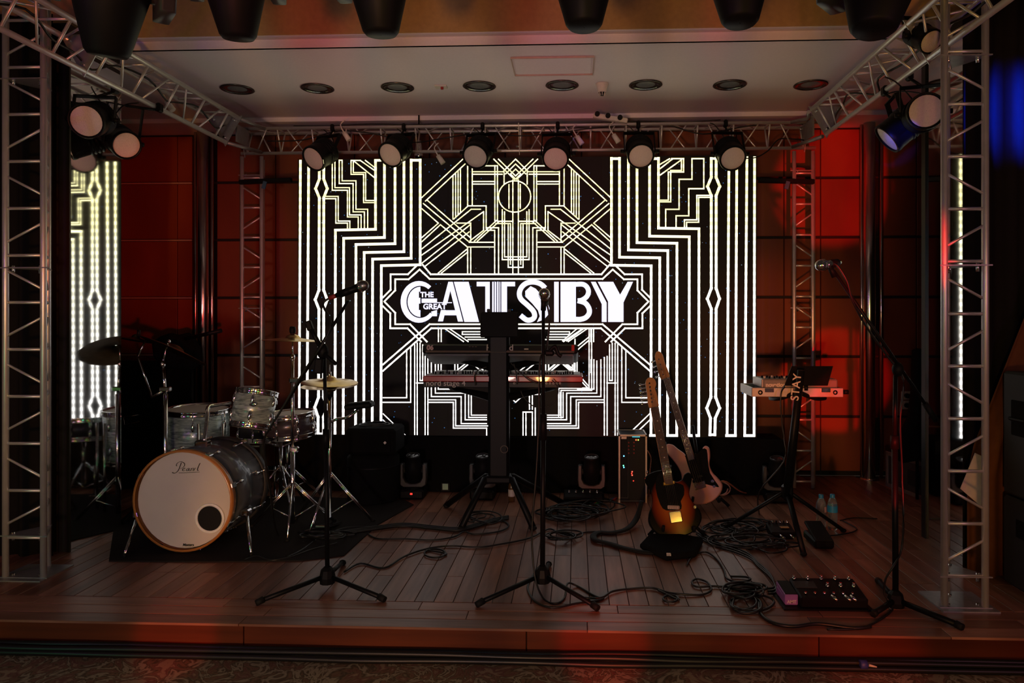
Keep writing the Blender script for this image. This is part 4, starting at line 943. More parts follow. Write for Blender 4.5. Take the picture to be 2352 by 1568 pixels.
MB().box(o0 + rot @ V((0, -.004, -hk * .44)), (wk - .05, .008, .012), rot).build('rear_lip', mat('synth_brown_lip', (.12, .085, .06), .5), kb)
face_n = rot @ V((0, -1, 0)); fz = rot @ EZ; fo = o0 + rot @ V((0, -.0015, -.004))
def kx(px): return P(px, 796, yk).x - cx
text('06', .044, fo + EX * kx(988), EX, fz, mat('pink_lettering', (.62, .42, .42), .5), kb, 'model_lettering', bold=.0022)
text('Roland', .058, fo + EX * kx(1148), EX, fz, LET, kb, 'brand_lettering', bold=.0008, space=1.12)
MB().box(fo + EX * kx(1316), (.018, .003, .04), rot).build('red_mark', mat('red_mark', (.55, .03, .02), .5), kb)
MB().box(fo + EX * kx(1209) - fz * .008, (.028, .003, .008), rot).build('sticker', LET, kb)
ports = MB()
for px in (1079, 1086, 1093): ports.box(fo + EX * kx(px) + fz * .008, (.012, .003, .006), rot)
ports.build('ports', LETD, kb)
# lower keyboard
y2 = kY - .02; a2, b2_ = P(972, 863, y2), P(1338, 891, y2); w2 = b2_.x - a2.x; c2 = (a2.x + b2_.x) / 2
RED = mat('keyboard_red_lacquer', (.36, .018, .014), .3, coat=.4)
kn = thing('stage_keyboard', 'red stage keyboard on the lower arms of the keyboard stand', 'keyboard', (c2, y2 + .15, b2_.z))
h2 = a2.z - b2_.z; zt2 = a2.z
MB().box((c2, y2 + .165, b2_.z + h2 * .25), (w2, .33, h2 * .5), ch=.004).build('lower_body', K1, kn)
MB().box((c2, y2 + .163, b2_.z + h2 * .75), (w2 + .004, .336, h2 * .5), ch=.005).build('red_shell', RED, kn)
MB().box((c2, y2 + .16, zt2 + .003), (w2 - .03, .30, .012), ch=.003).build('control_panel', mat('grey_control_panel', (.40, .40, .42), .45), kn)
wk_ = MB(); bk_ = MB()
for i in range(52): wk_.box((c2 - w2 / 2 + .05 + i * (w2 - .10) / 52, y2 + .26, zt2 + .012), ((w2 - .10) / 52 - .001, .12, .008))
wk_.build('white_keys', mat('key_ivory', (.7, .7, .68), .3), kn)
rk = random.Random(9)
for i in range(64):
    x_ = c2 - w2 / 2 + .05 + i * (w2 - .1) / 64 + rk.uniform(-.003, .003); y_ = y2 + rk.choice((.03, .06, .09, .12)); h_ = rk.uniform(.010, .022)
    MB().tube((x_, y_, zt2 + .008), (x_, y_, zt2 + .009 + h_), .0055, .0045, n=7).build('knob', BLACK if rk.random() < .8 else LET, kn)
text('nord stage 4', .052, (P(1024, 880, y2).x, y2 - .003, P(1024, 880, y2).z), EX, EZ, LET, kn, 'brand_lettering', bold=.0004)
jk = MB()
for px in (1255, 1263, 1271, 1279, 1286, 1181): jk.lathe([(.0075, 0), (.0055, .004), (.003, .001)], P(px, 880, y2 - .001), (0, -1, 0), 12)
jk.build('jack_sockets', LET, kn)
for k, (pl) in enumerate(([(1092, 885), (1090, 865), (1098, 850), (1118, 842)], [(1172, 832), (1195, 855), (1215, 872), (1235, 880)], [(1180, 834), (1186, 860), (1188, 882)], [(1268, 872), (1282, 892), (1275, 920), (1253, 935), (1225, 932), (1203, 912), (1196, 897)])):
    tag(MB().path([P(*q, kY - .06 - .01 * k) for q in pl], .0042, smooth=6).build('patch_cable', CABLE), ['short black cable looping left of the keyboard column', 'black cable sagging from the upper to the red keyboard', 'black cable hanging straight beside the keyboard column', 'black cable looping below the red keyboard near the microphone stand'][k], 'cable')
# ---------------------------------------------------------------- right keyboard, stand
ry = 4.48; base = G(1816, 1180); base.z = 0; base.y = 4.46
st = thing('keyboard_stand', 'slanted black column stand carrying the silver case on the right', 'keyboard stand', base)
h0 = P(1808, 1130, 4.46); h1 = P(1840, 850, ry - .07)
cl_ = MB().path([h0 + EZ * -.02, h1], [.036, .026], n=10, smooth=1, flat=.75).build('column', BLACKM, st)
for px, py in ((1664, 1217), (1846, 1277), (1937, 1222)):
    f_ = G(px, py); MB().path([h0 + EZ * .01, f_ + EZ * .012], .017, n=8, smooth=1, flat=.7).build('leg', BLACKM, st); MB().ell(f_ + EZ * .012, (.02, .02, .012), 8, 6).build('rubber_foot', RUBBER, st)
MB().box(h0, (.06, .06, .09), ch=.012).build('leg_hub', BLACKM, st)
ax_ = (h1 - h0).normalized(); rt_ = ax_.cross(V((0, 1, 0))).normalized()
text('STAY', .066, P(1829, 889, ry - .105), ax_, -rt_ if rt_.x > 0 else rt_, LET, cl_, 'brand_lettering', bold=.0006, space=1.05)
for s_ in (-1, 1): MB().path([P(1832, 900, ry - .03), P(1832 + s_ * 40, 914, ry + .05), P(1832 + s_ * 62, 914, ry + .2)], .014, n=8).build('arm', BLACKM, st)
SILV = mat('silver_case_aluminium', (.48, .44, .41), .38, .55, noise=.12)
a, b_ = P(1727, 890, ry), P(1937, 912, ry); wc = b_.x - a.x; cc = (a.x + b_.x) / 2
cs = thing('keyboard_case', 'silver aluminium keyboard case on the slanted stand', 'case', (cc, ry + .15, b_.z))
hz_ = a.z - b_.z
MB().box((cc, ry + .005, (a.z + b_.z) / 2), (wc, .012, hz_), ch=.003).build('front_board', SILV, cs); MB().box((cc - wc / 2 + .006, ry + .155, (a.z + b_.z) / 2), (.012, .29, hz_), ch=.003).build('side_board', SILV, cs)
MB().box((cc + wc / 2 - .006, ry + .155, (a.z + b_.z) / 2), (.012, .29, hz_), ch=.003).build('side_board', SILV, cs); MB().box((cc, ry + .155, b_.z + .006), (wc - .01, .29, .012)).build('bottom_board', BLACK, cs)
MB().box((cc, ry + .305, (a.z + b_.z) / 2), (wc, .012, hz_), ch=.003).build('rear_board', SILV, cs)
for px in (1746, 1918): MB().lathe([(.012, 0), (.014, .006), (.007, .007), (.006, .003)], P(px, 901, ry - .001), (0, -1, 0), 16).build('rubber_foot', BLACK, cs)
for px in (1767, 1897): MB().box(P(px, 896, ry - .003), (.055, .006, .024), ch=.002).build('latch', CHROME, cs)
MB().tube(P(1938, 900, ry + .05), P(1948, 900, ry + .05), .014, n=10).build('cable_gland', BLACK, cs)
ya = ry + .03; a, b_ = P(1753, 872, ya), P(1925, 889, ya)
nv = thing('desktop_synthesizer', 'grey desktop synthesizer sitting in the silver case', 'synthesizer', ((a.x + b_.x) / 2, ya + .1, b_.z - .03))
GR = mat('synth_grey_shell', (.16, .15, .15), .5)
MB().box(((a.x + b_.x) / 2, ya + .11, (a.z + b_.z) / 2 - .02), (b_.x - a.x, .22, a.z - b_.z + .05), ch=.008).build('shell', GR, nv)
MB().box((a.x - .004, ya + .11, (a.z + b_.z) / 2), (.012, .22, a.z - b_.z + .01), ch=.004).build('end_cheek', SILV, nv)
for i in range(12):
    x_ = a.x + .02 + (i % 6) * .03; MB().tube((x_, ya + .05 + (i // 6) * .06, a.z - .02), (x_, ya + .05 + (i // 6) * .06, a.z + .018), .006, n=7).build('knob', BLACK if i % 4 else LET, nv)
text('novation', .034, V((P(1782, 884, ya - .002).x, ya - .0015, P(1782, 884, ya).z)), EX, EZ, LET, nv, 'brand_lettering', bold=.0018)
tp = [P(1818, 841, ry + .05), P(1913, 841, ry + .05), P(1901, 885, ry), P(1802, 885, ry)]
td = thing('tablet', 'black tablet tilted back above the silver keyboard case', 'tablet', (tp[3] + tp[2]) / 2)
n_ = (tp[1] - tp[0]).cross(tp[3] - tp[0]).normalized()
sl = MB(); sl.add([p - n_ * .004 for p in tp] + [p + n_ * .004 for p in tp], [(0, 1, 2, 3), (7, 6, 5, 4), (0, 4, 5, 1), (1, 5, 6, 2), (2, 6, 7, 3), (3, 7, 4, 0)]); sl.build('tablet_body', BLACK, td)
MB().tube((tp[2] + tp[3]) / 2, (tp[2] + tp[3]) / 2 - EZ * .03, .012, n=8).build('holder', BLACKM, td)
tag(MB().path([P(1803, 888, ry - .03), P(1795, 900, ry - .05), P(1793, 930, ry - .05), P(1797, 975, ry - .04), P(1801, 1010, ry - .04), P(1800, 1060, ry - .05), P(1744, 1130, ry), G(1744, 1180)], .0045).build('keyboard_cable', CABLE), 'black cable hanging from the silver keyboard case to the floor', 'cable')

# ================================================================= MICROPHONE STANDS
GRILLE = mat('microphone_grille_steel', (.34, .34, .35), .35, 1, noise=.4, nscale=400)
def mic(t, head, d, silver=False):
    head, d = V(head), V(d).normalized(); m = MB().ell(head, (.026, .026, .028), 16, 10, d.to_track_quat('Z', 'Y').to_matrix()).build('microphone_grille', CHROME if silver else GRILLE, t)
    MB().lathe([(.0265, -.006), (.028, 0), (.0265, .006)], head - d * .012, d, 16).build('grille_band', CHROME, t)
    MB().tube(head - d * .018, head - d * .15, .021, .012, n=14).build('microphone_body', BLACKM if not silver else CHROME, t)
    MB().tube(head - d * .07, head - d * .13, .0185, n=12).build('clip', BLACK, t)
def floor_legs(t, hub, feet, r=.0115):
    for f_ in feet:
        f_ = V(f_); a_ = hub + (f_ - hub) * .10 + EZ * .004; l = MB().tube(a_, f_ + EZ * .016, r, n=10).build('leg', BLACKM, t)
        MB().tube(f_ + (hub - f_) * .10 + EZ * .016, f_ + EZ * .012, .0165, .015, n=8).build('rubber_foot', RUBBER, l)
    MB().lathe([(.016, .045), (.032, .03), (.040, -.005), (.036, -.035), (.020, -.04)], hub, n=10, sm=False).build('leg_hub', BLACK, t)
# left boom
lb_ = G(752, 1352); lb_.z = 0; yb_ = lb_.y; hub = P(752, 1322, yb_)
t = thing('boom_microphone_stand', 'black boom microphone stand in front of the drums', 'microphone stand', lb_, 'microphone stands')
floor_legs(t, hub, (G(588, 1391), G(884, 1383), G(789, 1297)))
pt = P(745, 818, yb_); MB().tube(hub, P(749, 1010, yb_), .0115, n=12).build('lower_tube', BLACKM, t); MB().tube(P(749, 1015, yb_), pt, .0085, n=10).build('upper_tube', BLACKM, t)
MB().tube(P(749, 1030, yb_), P(749, 985, yb_), .017, n=10).build('height_clutch', BLACK, t)
m0, m1 = P(800, 690, yb_ - .05), P(652, 935, yb_ + .04); MB().tube(m0, m1, .0075, n=10).build('boom_arm', BLACKM, t)
MB().ell(P(741, 806, yb_), (.030, .026, .040), 10, 8).build('boom_clutch', BLACK, t); MB().tube(P(745, 812, yb_ - .02), P(772, 836, yb_ - .03), .010, n=8).build('clutch_handle', BLACK, t)
MB().box(P(733, 840, yb_ - .02), (.04, .03, .075), Matrix.Rotation(R(4), 3, 'Y'), ch=.006).build('belt_pack', BLACK, t)
MB().tube(P(735, 795, yb_), P(713, 752, yb_), .012, n=8).build('clip_arm', BLACKM, t); MB().box(P(711, 748, yb_), (.03, .03, .05), Matrix.Rotation(R(-20), 3, 'Y'), ch=.006).build('clip_jaw', BLACK, t)
hd = P(834, 656, yb_ - .06); mic(t, hd, P(836, 655, yb_ - .06) - P(765, 681, yb_ - .02))
MB().tube(P(772, 679, yb_ - .03), P(757, 684, yb_ - .02), .011, n=8).build('red_plug', mat('red_plug', (.25, .02, .02), .5), t)
tag(MB().path([P(757, 684, yb_ - .02), P(742, 700, yb_ - .02), P(760, 745, yb_ - .04), P(735, 800, yb_ - .05), P(700, 850, yb_), P(650, 935, yb_ + .03), P(622, 980, yb_ + .05), P(606, 1020, yb_ + .1), P(620, 1120, yb_ + .25), G(640, 1230, .006), G(700, 1245, .006)], .0055).build('microphone_cable', CABLE), 'black cable trailing from the left boom microphone towards the drums', 'cable')
# centre straight stand
cb_ = G(1246, 1358); cb_.z = 0; yc = cb_.y; hub = P(1246, 1320, yc)
t = thing('straight_microphone_stand', 'straight black microphone stand at centre stage with a round silver microphone', 'microphone stand', cb_, 'microphone stands')
floor_legs(t, hub, (G(1094, 1395), G(1374, 1404), cb_ + V((.02, .36, 0))))
MB().tube(hub, P(1248, 985, yc), .0125, n=12).build('lower_tube', BLACKM, t); MB().tube(P(1248, 990, yc), P(1248, 700, yc), .0085, n=10).build('upper_tube', BLACKM, t); MB().tube(P(1248, 1010, yc), P(1248, 950, yc), .0175, n=10).build('height_clutch', BLACK, t)
mic(t, P(1250, 674, yc - .07), (0.02, -.86, .30), True); MB().tube(P(1248, 712, yc), P(1249, 690, yc - .02), .013, n=8).build('swivel', BLACK, t)
MB().box(P(1262, 810, yc - .01), (.05, .04, .03), ch=.01).build('accessory_clamp', BLACK, t); MB().path([P(1262, 806, yc - .02), P(1275, 795, yc - .03), P(1282, 812, yc - .03), P(1290, 818, yc - .03)], .010, n=8).build('earphone_pack', BLACK, t)
tag(MB().path([P(1253, 690, yc + .03), P(1262, 730, yc + .03), P(1255, 800, yc + .02), P(1240, 830, yc - .02), P(1238, 950, yc - .02), P(1232, 1080, yc - .02), P(1222, 1220, yc - .02), P(1228, 1320, yc - .04), G(1247, 1372, .006), G(1275, 1386, .006), G(1297, 1372, .006), G(1303, 1340, .03), G(1325, 1345, .006), G(1368, 1369, .006), G(1386, 1374, .006), G(1365, 1380, .006), G(1325, 1385, .006), G(1272, 1395, .006), G(1234, 1384, .006), G(1216, 1363, .006), G(1213, 1342, .006), G(1230, 1310, .006)], .0052).build('microphone_cable', CABLE), 'black cable wound down the centre microphone stand and looped at its feet', 'cable')
# right boom
rb_ = G(2057, 1392); rb_.z = 0; yr = rb_.y; hub = P(2057, 1378, yr)
t = thing('boom_microphone_stand', 'black boom microphone stand at the right reaching up left with a silver microphone', 'microphone stand', rb_, 'microphone stands')
floor_legs(t, hub, (G(2212, 1448), G(2005, 1418), rb_ + V((.04, .3, 0))), .013)
MB().tube(hub, P(2055, 1020, yr), .0135, n=12).build('lower_tube', BLACKM, t); MB().tube(P(2055, 1024, yr), P(2057, 862, yr), .0095, n=10).build('upper_tube', BLACKM, t); MB().tube(P(2055, 1030, yr), P(2055, 1000, yr), .019, n=10).build('height_clutch', BLACK, t)
MB().ell(P(2062, 848, yr), (.026, .026, .034), 10, 8).build('boom_clutch', BLACK, t)
MB().tube(P(1915, 622, yr - .1), P(2128, 932, yr + .05), .0078, n=10).build('boom_arm', BLACKM, t); MB().tube(P(2124, 926, yr + .05), P(2150, 966, yr + .06), .0135, n=10).build('boom_grip', RUBBER, t)
mic(t, P(1886, 609, yr - .14), P(1886, 609, yr - .14) - P(1925, 603, yr - .05), True); MB().tube(P(1905, 609, yr - .1), P(1917, 636, yr - .1), .013, n=8).build('swivel', BLACK, t)
tag(MB().path([P(1912, 604, yr - .1), P(1925, 612, yr - .1), P(1945, 645, yr - .1), P(1958, 690, yr - .08), P(1990, 750, yr - .04), P(2040, 820, yr), P(2075, 870, yr), P(2068, 960, yr), P(2072, 1080, yr + .02), P(2075, 1180, yr), P(2071, 1260, yr), P(2052, 1300, yr - .04), P(2034, 1330, yr - .03), P(2032, 1365, yr - .02), G(2050, 1400, .006), G(1985, 1440, .006), G(1900, 1445, .006)], .0048).build('microphone_cable', CABLE), 'black cable running down the right boom microphone stand', 'cable')

# ================================================================= GUITARS
def smooth2(pts, k=4):
    out = []; n = len(pts)
    for i in range(n):
        p0, p1, p2, p3 = (V(pts[(i + j - 1) % n]) for j in range(4))
        for s in range(k):
            t = s / k; q = .5 * ((2 * p1) + (p2 - p0) * t + (2 * p0 - 5 * p1 + 4 * p2 - p3) * t * t + (3 * p1 - p0 - 3 * p2 + p3) * t ** 3); out.append((q.x, q.y))
    return out
TELE = [(0, 0), (.006, -.07), (.04, -.130), (.10, -.160), (.155, -.150), (.21, -.120), (.25, -.112), (.30, -.120), (.345, -.136), (.378, -.125), (.395, -.085), (.40, -.034), (.40, .026), (.335, .030), (.318, .052), (.330, .090), (.358, .112), (.362, .138), (.33, .148), (.28, .128), (.235, .112), (.19, .122), (.13, .156), (.08, .155), (.03, .115), (.005, .06)]
PB = [(0, 0), (.012, -.07), (.05, -.125), (.10, -.155), (.15, -.150), (.20, -.125), (.25, -.110), (.31, -.118), (.37, -.140), (.43, -.166), (.475, -.170), (.494, -.145), (.48, -.110), (.44, -.082), (.40, -.050), (.372, -.032), (.372, .030), (.355, .050), (.362, .082), (.392, .105), (.40, .130), (.375, .146), (.32, .135), (.26, .110), (.20, .115), (.14, .145), (.09, .155), (.04, .12), (.008, .06)]
BURST = mat('sunburst_lacquer', (.3, .08, .02), .10, spec=.12)
nt, b = nodes(BURST); tc = nt.nodes.new('ShaderNodeTexCoord'); mp = nt.nodes.new('ShaderNodeMapping'); mp.inputs['Location'].default_value = (-.185 / .205, 0, 0); mp.inputs['Scale'].default_value = (1 / .205, 1 / .150, 0)
gr = nt.nodes.new('ShaderNodeTexGradient'); gr.gradient_type = 'SPHERICAL'; cr = nt.nodes.new('ShaderNodeValToRGB'); e = cr.color_ramp.elements
e[0].position = .10; e[0].color = (.004, .004, .004, 1); e[1].position = .62; e[1].color = (.36, .080, .012, 1); q = e.new(.30); q.color = (.17, .022, .005, 1)
nt.links.new(tc.outputs['Object'], mp.inputs[0]); nt.links.new(mp.outputs[0], gr.inputs[0]); nt.links.new(gr.outputs['Fac'], cr.inputs[0]); nt.links.new(cr.outputs[0], b.inputs['Base Color'])
PINK = mat('shell_pink_lacquer', (.60, .25, .20), .28, coat=.2, noise=.03); MAPLE = wood('guitar_neck_maple', (.40, .17, .06), (.55, .26, .10), .35, (8, 40, 8), .02, coat=.3)
ROSE = wood('rosewood_fretboard', (.05, .022, .014), (.09, .04, .025), .4, (8, 60, 8), .02); PICKG = mat('black_pickguard', (.006, .006, .006), .08, spec=.4)
def guitar(name, label, M, body, bodym, scale_len, headpts, neck_end, strings, tele):
    t = thing(name, label, 'guitar', M.translation, 'guitars on stands', local=True); t.rotation_euler = M.to_euler()
    # local: X along the neck, Y towards the treble (right) side is -Y, Z to the viewer
    bp = smooth2([(u, -v) for u, v in body], 4); MB().prism(bp, (0, 0, 0), EX, EY, .044, .007).build('body', bodym, t)
    bl = .40 if tele else .42
    MB().box(((bl - .08 + neck_end) / 2, 0, .021), (neck_end - bl + .08, .050, .022), ch=.006).build('neck', MAPLE, t)
    MB().box(((bl - .09 + neck_end) / 2, 0, .034), (neck_end - bl + .09, .049, .006), ch=.001).build('fretboard', ROSE, t)
    fr = MB()
    for k in range(21):
        x_ = neck_end - scale_len * (1 - 2 ** (-k / 12.0))
        if x_ > bl - .08: fr.box((x_, 0, .0375), (.0022, .047, .0016))
    fr.build('frets', CHROME, t)
    dots = MB()
    for k in (3, 5, 7, 9, 12, 15, 17): 
        x_ = neck_end - scale_len * (1 - 2 ** (-(k - .5) / 12.0)); dots.box((x_, 0, .0373), (.006, .006, .001))
    dots.build('inlay_dots', LET, t)
    hs = MB().prism(smooth2(headpts, 3), (neck_end, 0, .022), EX, EY, .014, .003).build('headstock', MAPLE, t)
    for i in range(strings):
        hx_ = neck_end + .035 + i * (.024 if strings == 6 else .042); hy_ = .026 - i * .0015
        MB().tube((hx_, hy_ - .014, .028), (hx_, hy_ - .014, .040), .005, n=8).build('tuner_post', CHROME, hs)
        MB().tube((hx_, hy_ + .01, .022), (hx_, hy_ + .036, .022), .0035, n=6).ell((hx_, hy_ + .045, .022), (.009, .011, .004), 8, 6).build('tuning_key', CHROME, hs)
    s_ = MB(); br = .11 if tele else .14
    for i in range(strings):
        o_ = (i - (strings - 1) / 2); s_.tube((br, o_ * .0105 * 6 / strings * 1.0, .038), (neck_end, o_ * .0072 * 6 / strings, .041), .0008 if strings == 6 else .0013, n=4)
        s_.tube((neck_end, o_ * .0072 * 6 / strings, .041), (neck_end + .035 + (strings - 1 - i) * (.024 if strings == 6 else .042), .012, .036), .0008, n=4)
    s_.build('strings', CHROME, t)
    if tele:
        MB().prism([(u, -v) for u, v in smooth2([(.16, -.045), (.20, -.075), (.30, -.085), (.37, -.06), (.385, -.03), (.385, .03), (.325, .032), (.31, .05), (.29, .085), (.235, .078), (.20, .05), (.155, .045)], 2)], (0, 0, .0235), EX, EY, .003).build('pickguard', PICKG, t)
        MB().box((.315, 0, .030), (.02, .072, .012), Matrix.Rotation(R(0), 3, 'Z'), ch=.004).build('neck_pickup', mat('gold_pickup_cover', (.7, .48, .14), .25, 1), t)
        MB().box((.172, .0, .027), (.022, .072, .010), Matrix.Rotation(R(-10), 3, 'Z'), ch=.004).build('bridge_pickup', mat('cream_pickup', (.55, .38, .30), .5), t)
        MB().box((.115, 0, .031), (.065, .072, .020), ch=.003).build('bridge_cover', CHROME, t)
        for x_, y_ in ((.155, -.125),): MB().tube((x_, y_, .02), (x_, y_, .045), .009, n=10).build('control_knob', CHROME, t)
    else:
        MB().prism([(u, -v) for u, v in smooth2([(.17, -.030), (.25, -.040), (.36, -.040), (.375, -.035), (.375, .03), (.36, .05), (.385, .10), (.37, .13), (.30, .115), (.20, .10), (.10, .13), (.09, .12), (.13, .05)], 2)], (0, 0, .0235), EX, EY, .003).build('pickguard', PICKG, t)
        for dx_, dy_ in ((0, .02), (.022, -.02)): MB().box((.175 + dx_, dy_, .028), (.022, .046, .012), ch=.004).build('pickup', BLACK, t)
        MB().box((.135, 0, .028), (.05, .085, .010), ch=.002).build('bridge', CHROME, t)
        for x_ in (.10, .14): MB().tube((x_, -.10, .02), (x_, -.10, .045), .010, n=10).build('control_knob', CHROME, t)
    for x_, y_ in ((.004, 0), (bl - .01, .115)): MB().tube((x_ - .012 if x_ < .1 else x_, y_, 0), (x_ + .004 if x_ < .1 else x_ + .018, y_, 0), .006, n=8).build('strap_button', CHROME, t)
    return t
gb = G(1558, 1238); gb = P(1558, 1233, 4.42); gh = P(1489, 869, 4.72); u = (gh - gb)
Mg = frame(gb, u, (.06, -1, .25)); Lg = u.length
HT = [(0, .024), (.02, .036), (.10, .030), (.17, .026), (.195, .0), (.185, -.030), (.15, -.040), (.12, -.026), (.09, -.030), (.04, -.030), (0, -.024)]
guitar('electric_guitar', 'sunburst electric guitar with black pickguard resting on a stand', Mg, [(a_, b_) for a_, b_ in TELE], BURST, .648, HT, .785, 6, True).scale = (Lg / .98,) * 3
bb = P(1622, 1156, 5.12); bh = P(1513, 811, 5.44); u = (bh - bb); Lb = u.length
Mb_ = frame(bb, u, (-.35, -1, .25))
HB = [(0, .026), (.03, .045), (.12, .040), (.19, .034), (.225, .012), (.22, -.016), (.18, -.030), (.12, -.026), (.06, -.032), (0, -.026)]
guitar('bass_guitar', 'pink bass guitar leaning on a stand behind the sunburst guitar', Mb_, PB, PINK, .864, HB, .975, 4, False).scale = (Lb / 1.19,) * 3
# guitar stands
def gstand(label, base, px, yy):
    t = thing('guitar_stand', label, 'guitar stand', base)
    pole_t = base + V((-.06, .16, .55)); MB().tube(base + V((0, .10, .10)), pole_t, .011, n=8).build('pole', BLACKM, t)
    for dx_, dy_ in ((-.17, -.02), (.17, -.02), (.0, .30)): MB().tube(base + V((0, .10, .16)), base + V((dx_, dy_ + .04, .012)), .011, n=8).build('leg', BLACKM, t)
    for s_ in (-1, 1): MB().path([base + V((0, .10, .14)), base + V((s_ * .07, .05, .10)), base + V((s_ * .09, -.03, .055)), base + V((s_ * .09, -.055, .09))], .010, n=8).build('cradle_arm', RUBBER, t)
    return t
gstand('black tubular stand under the sunburst guitar', V((gb.x, 4.45, 0)), 0, 0); gstand('black tubular stand under the pink bass', V((bb.x, 5.17, 0)), 0, 0)
# rack case
ryk = 5.30; a, b_ = P(1421, 998, ryk), P(1486, 1146, ryk)
rk_ = thing('rack_case', 'upright black rack case with aluminium edges and small coloured lights', 'rack case', ((a.x + b_.x) / 2, ryk + .17, 0)); z1 = a.z; wr = b_.x - a.x; xc = (a.x + b_.x) / 2
EDGE = mat('case_edge_aluminium', (.38, .33, .30), .35, .8)
MB().box((xc, ryk + .13, z1 / 2), (wr - .012, .23, z1 - .008)).build('case_body', mat('case_laminate', (.012, .012, .013), .5, spec=.25), rk_)
ed = MB()
for sx in (-1, 1):
    ed.box((xc + sx * (wr / 2 - .005), ryk + .008, z1 / 2), (.011, .014, z1)); ed.box((xc + sx * (wr / 2 - .005), ryk + .13, z1 - .003), (.011, .24, .008))
ed.box((xc, ryk + .008, z1 - .005), (wr, .014, .012)); ed.box((xc, ryk + .245, z1 - .005), (wr, .014, .012)); ed.build('aluminium_edges', EDGE, rk_)
MB().box((xc - wr * .31, ryk + .010, z1 * .52), (wr * .24, .012, z1 * .88), ch=.002).build('side_unit', BLACK, rk_); MB().box((xc + wr * .13, ryk + .010, z1 * .5), (wr * .55, .010, z1 * .92), ch=.002).build('amplifier_unit', BLACKM, rk_)
for px, py, cl__, s_ in ((1433, 1047, (.1, .45, 1), 6), (1432, 1069, (.1, 1, .4), 5), (1433, 1073, (.1, .6, 1), 5), (1461, 1010, (1, .06, .02), 8), (1466, 1010, (.6, .8, .1), 3), (1452, 1083, (1, .05, .03), 7), (1452, 1091, (1, .05, .03), 7), (1451, 1087, (1, .05, .03), 2), (1455, 1104, (1, .05, .03), 1.5)):
    MB().ell(P(px, py, ryk - .001), (.0045, .003, .0045), 8, 6).build('indicator_light', emis('led_%d_%d' % (px, py), cl__, s_), rk_)
MB().box(P(1461, 1003, ryk), (.055, .004, .005)).build('cyan_bar_light', emis('cyan_bar', (.05, .5, .6), 1.2), rk_)
for i in range(4):
    for j in range(2): MB().lathe([(.006, 0), (.006, .006), (.001, .007)], P(1444 + j * 12, 1016 + i * 8, ryk + .004), (0, -1, 0), 8).build('knob', mat('red_knob', (.30, .05, .04), .4), rk_)
MB().box(P(1433, 1005, ryk), (.04, .006, .02), ch=.002).build('corner_plate', EDGE, rk_)
tag(MB().path([P(1487, 1034, ryk), P(1495, 1050, ryk), P(1494, 1070, ryk), P(1493, 1082, ryk - .02), G(1490, 1140, .006)], .0045).build('instrument_cable', mat('brown_cable', (.12, .05, .035), .5)), 'thin brown cable hanging down the right side of the rack case', 'cable')
# ================================================================= PEDALS, BOTTLES, BITS ON THE FLOOR
def switches(t, pts, m=CHROME):
    for p in pts: MB().tube(p, p + EZ * .012, .009, .008, n=8).tube(p + EZ * .012, p + EZ * .022, .006, .006, n=8).build('footswitch', m, t)
fa, fb = G(1815, 1398), G(1998, 1404); yq = (fa.y + fb.y) / 2; xq0 = G(1840, 1400).x; wq = fb.x - xq0; cxq = (xq0 + fb.x) / 2
t = thing('effects_processor', 'black multi effects floor processor with chrome footswitches at the front right', 'effects pedal', (cxq, yq + .09, 0))
MB().box((cxq - .03, yq + .10, .004), (wq + .10, .23, .007), ch=.004).build('pedalboard_plate', BLACK, t)
rt2 = Matrix.Rotation(R(9), 3, 'X')
MB().box((cxq, yq + .10, .042), (wq, .19, .05), rt2, ch=.008).build('housing', BLACKM, t)
MB().box((cxq - .10, yq + .12, .072), (.10, .06, .003), rt2).build('display', DGREY, t)
switches(t, [V((cxq - .135 + i * .064, yq + .165, .078)) for i in range(5)] + [V((cxq + .0 + i * .06, yq + .10, .068)) for i in range(3)])
for i in range(6): MB().tube((cxq - .12 + i * .042, yq + .035, .058), (cxq - .12 + i * .042, yq + .033, .069), .006, n=8).build('knob', CHROME, t)
jl = MB()
for x_ in (-.01, .05, .075): jl.tube((cxq + x_, yq + .02, .06), (cxq + x_ + .02, yq - .005, .045), .007, n=8)
jl.build('jack_plug', CHROME, t)
pa, pb_ = G(1803, 1394), G(1833, 1394); PUR = mat('purple_pedal_paint', (.24, .11, .34), .45)
t = thing('volume_pedal', 'small purple pedal beside the effects processor', 'effects pedal', ((pa.x + pb_.x) / 2, pa.y + .07, 0)); cxp = (pa.x + pb_.x) / 2; wp = pb_.x - pa.x
MB().box((cxp, pa.y + .075, .028), (wp, .15, .038), ch=.004).build('base', PUR, t); MB().box((cxp, pa.y + .075, .053), (wp, .15, .018), Matrix.Rotation(R(4), 3, 'X'), ch=.003).build('treadle', PUR, t)
MB().box((cxp, pa.y + .075, .0635), (wp - .008, .14, .005), Matrix.Rotation(R(4), 3, 'X')).build('tread_rubber', RUBBER, t); text('AMT', .020, (cxp, pa.y - .0015, .025), EX, EZ, LET, t, 'brand_lettering', bold=.0006)
da = G(1800, 1238); t = thing('effects_pedal', 'cluster pedal with knobs under the right keyboard stand', 'effects pedal', da)
MB().box(da + V((0, .07, .028)), (.145, .14, .05), Matrix.Rotation(R(10), 3, 'X'), ch=.006).build('housing', BLACK, t)
for i in range(6): MB().tube(da + V((-.055 + i * .022, .12, .058)), da + V((-.055 + i * .022, .12, .078)), .006, n=7).build('knob', CHROME if i % 2 else BLACK, t)
MB().box(da + V((.02, .06, .056)), (.05, .03, .004)).build('label_plate', mat('brass_plate', (.45, .33, .15), .4, .6), t)
for x_ in (-.03, .03): MB().tube(da + V((x_, 0, .03)), da + V((x_ + .02, -.05, .02)), .007, n=8).build('jack_plug', CHROME, t)
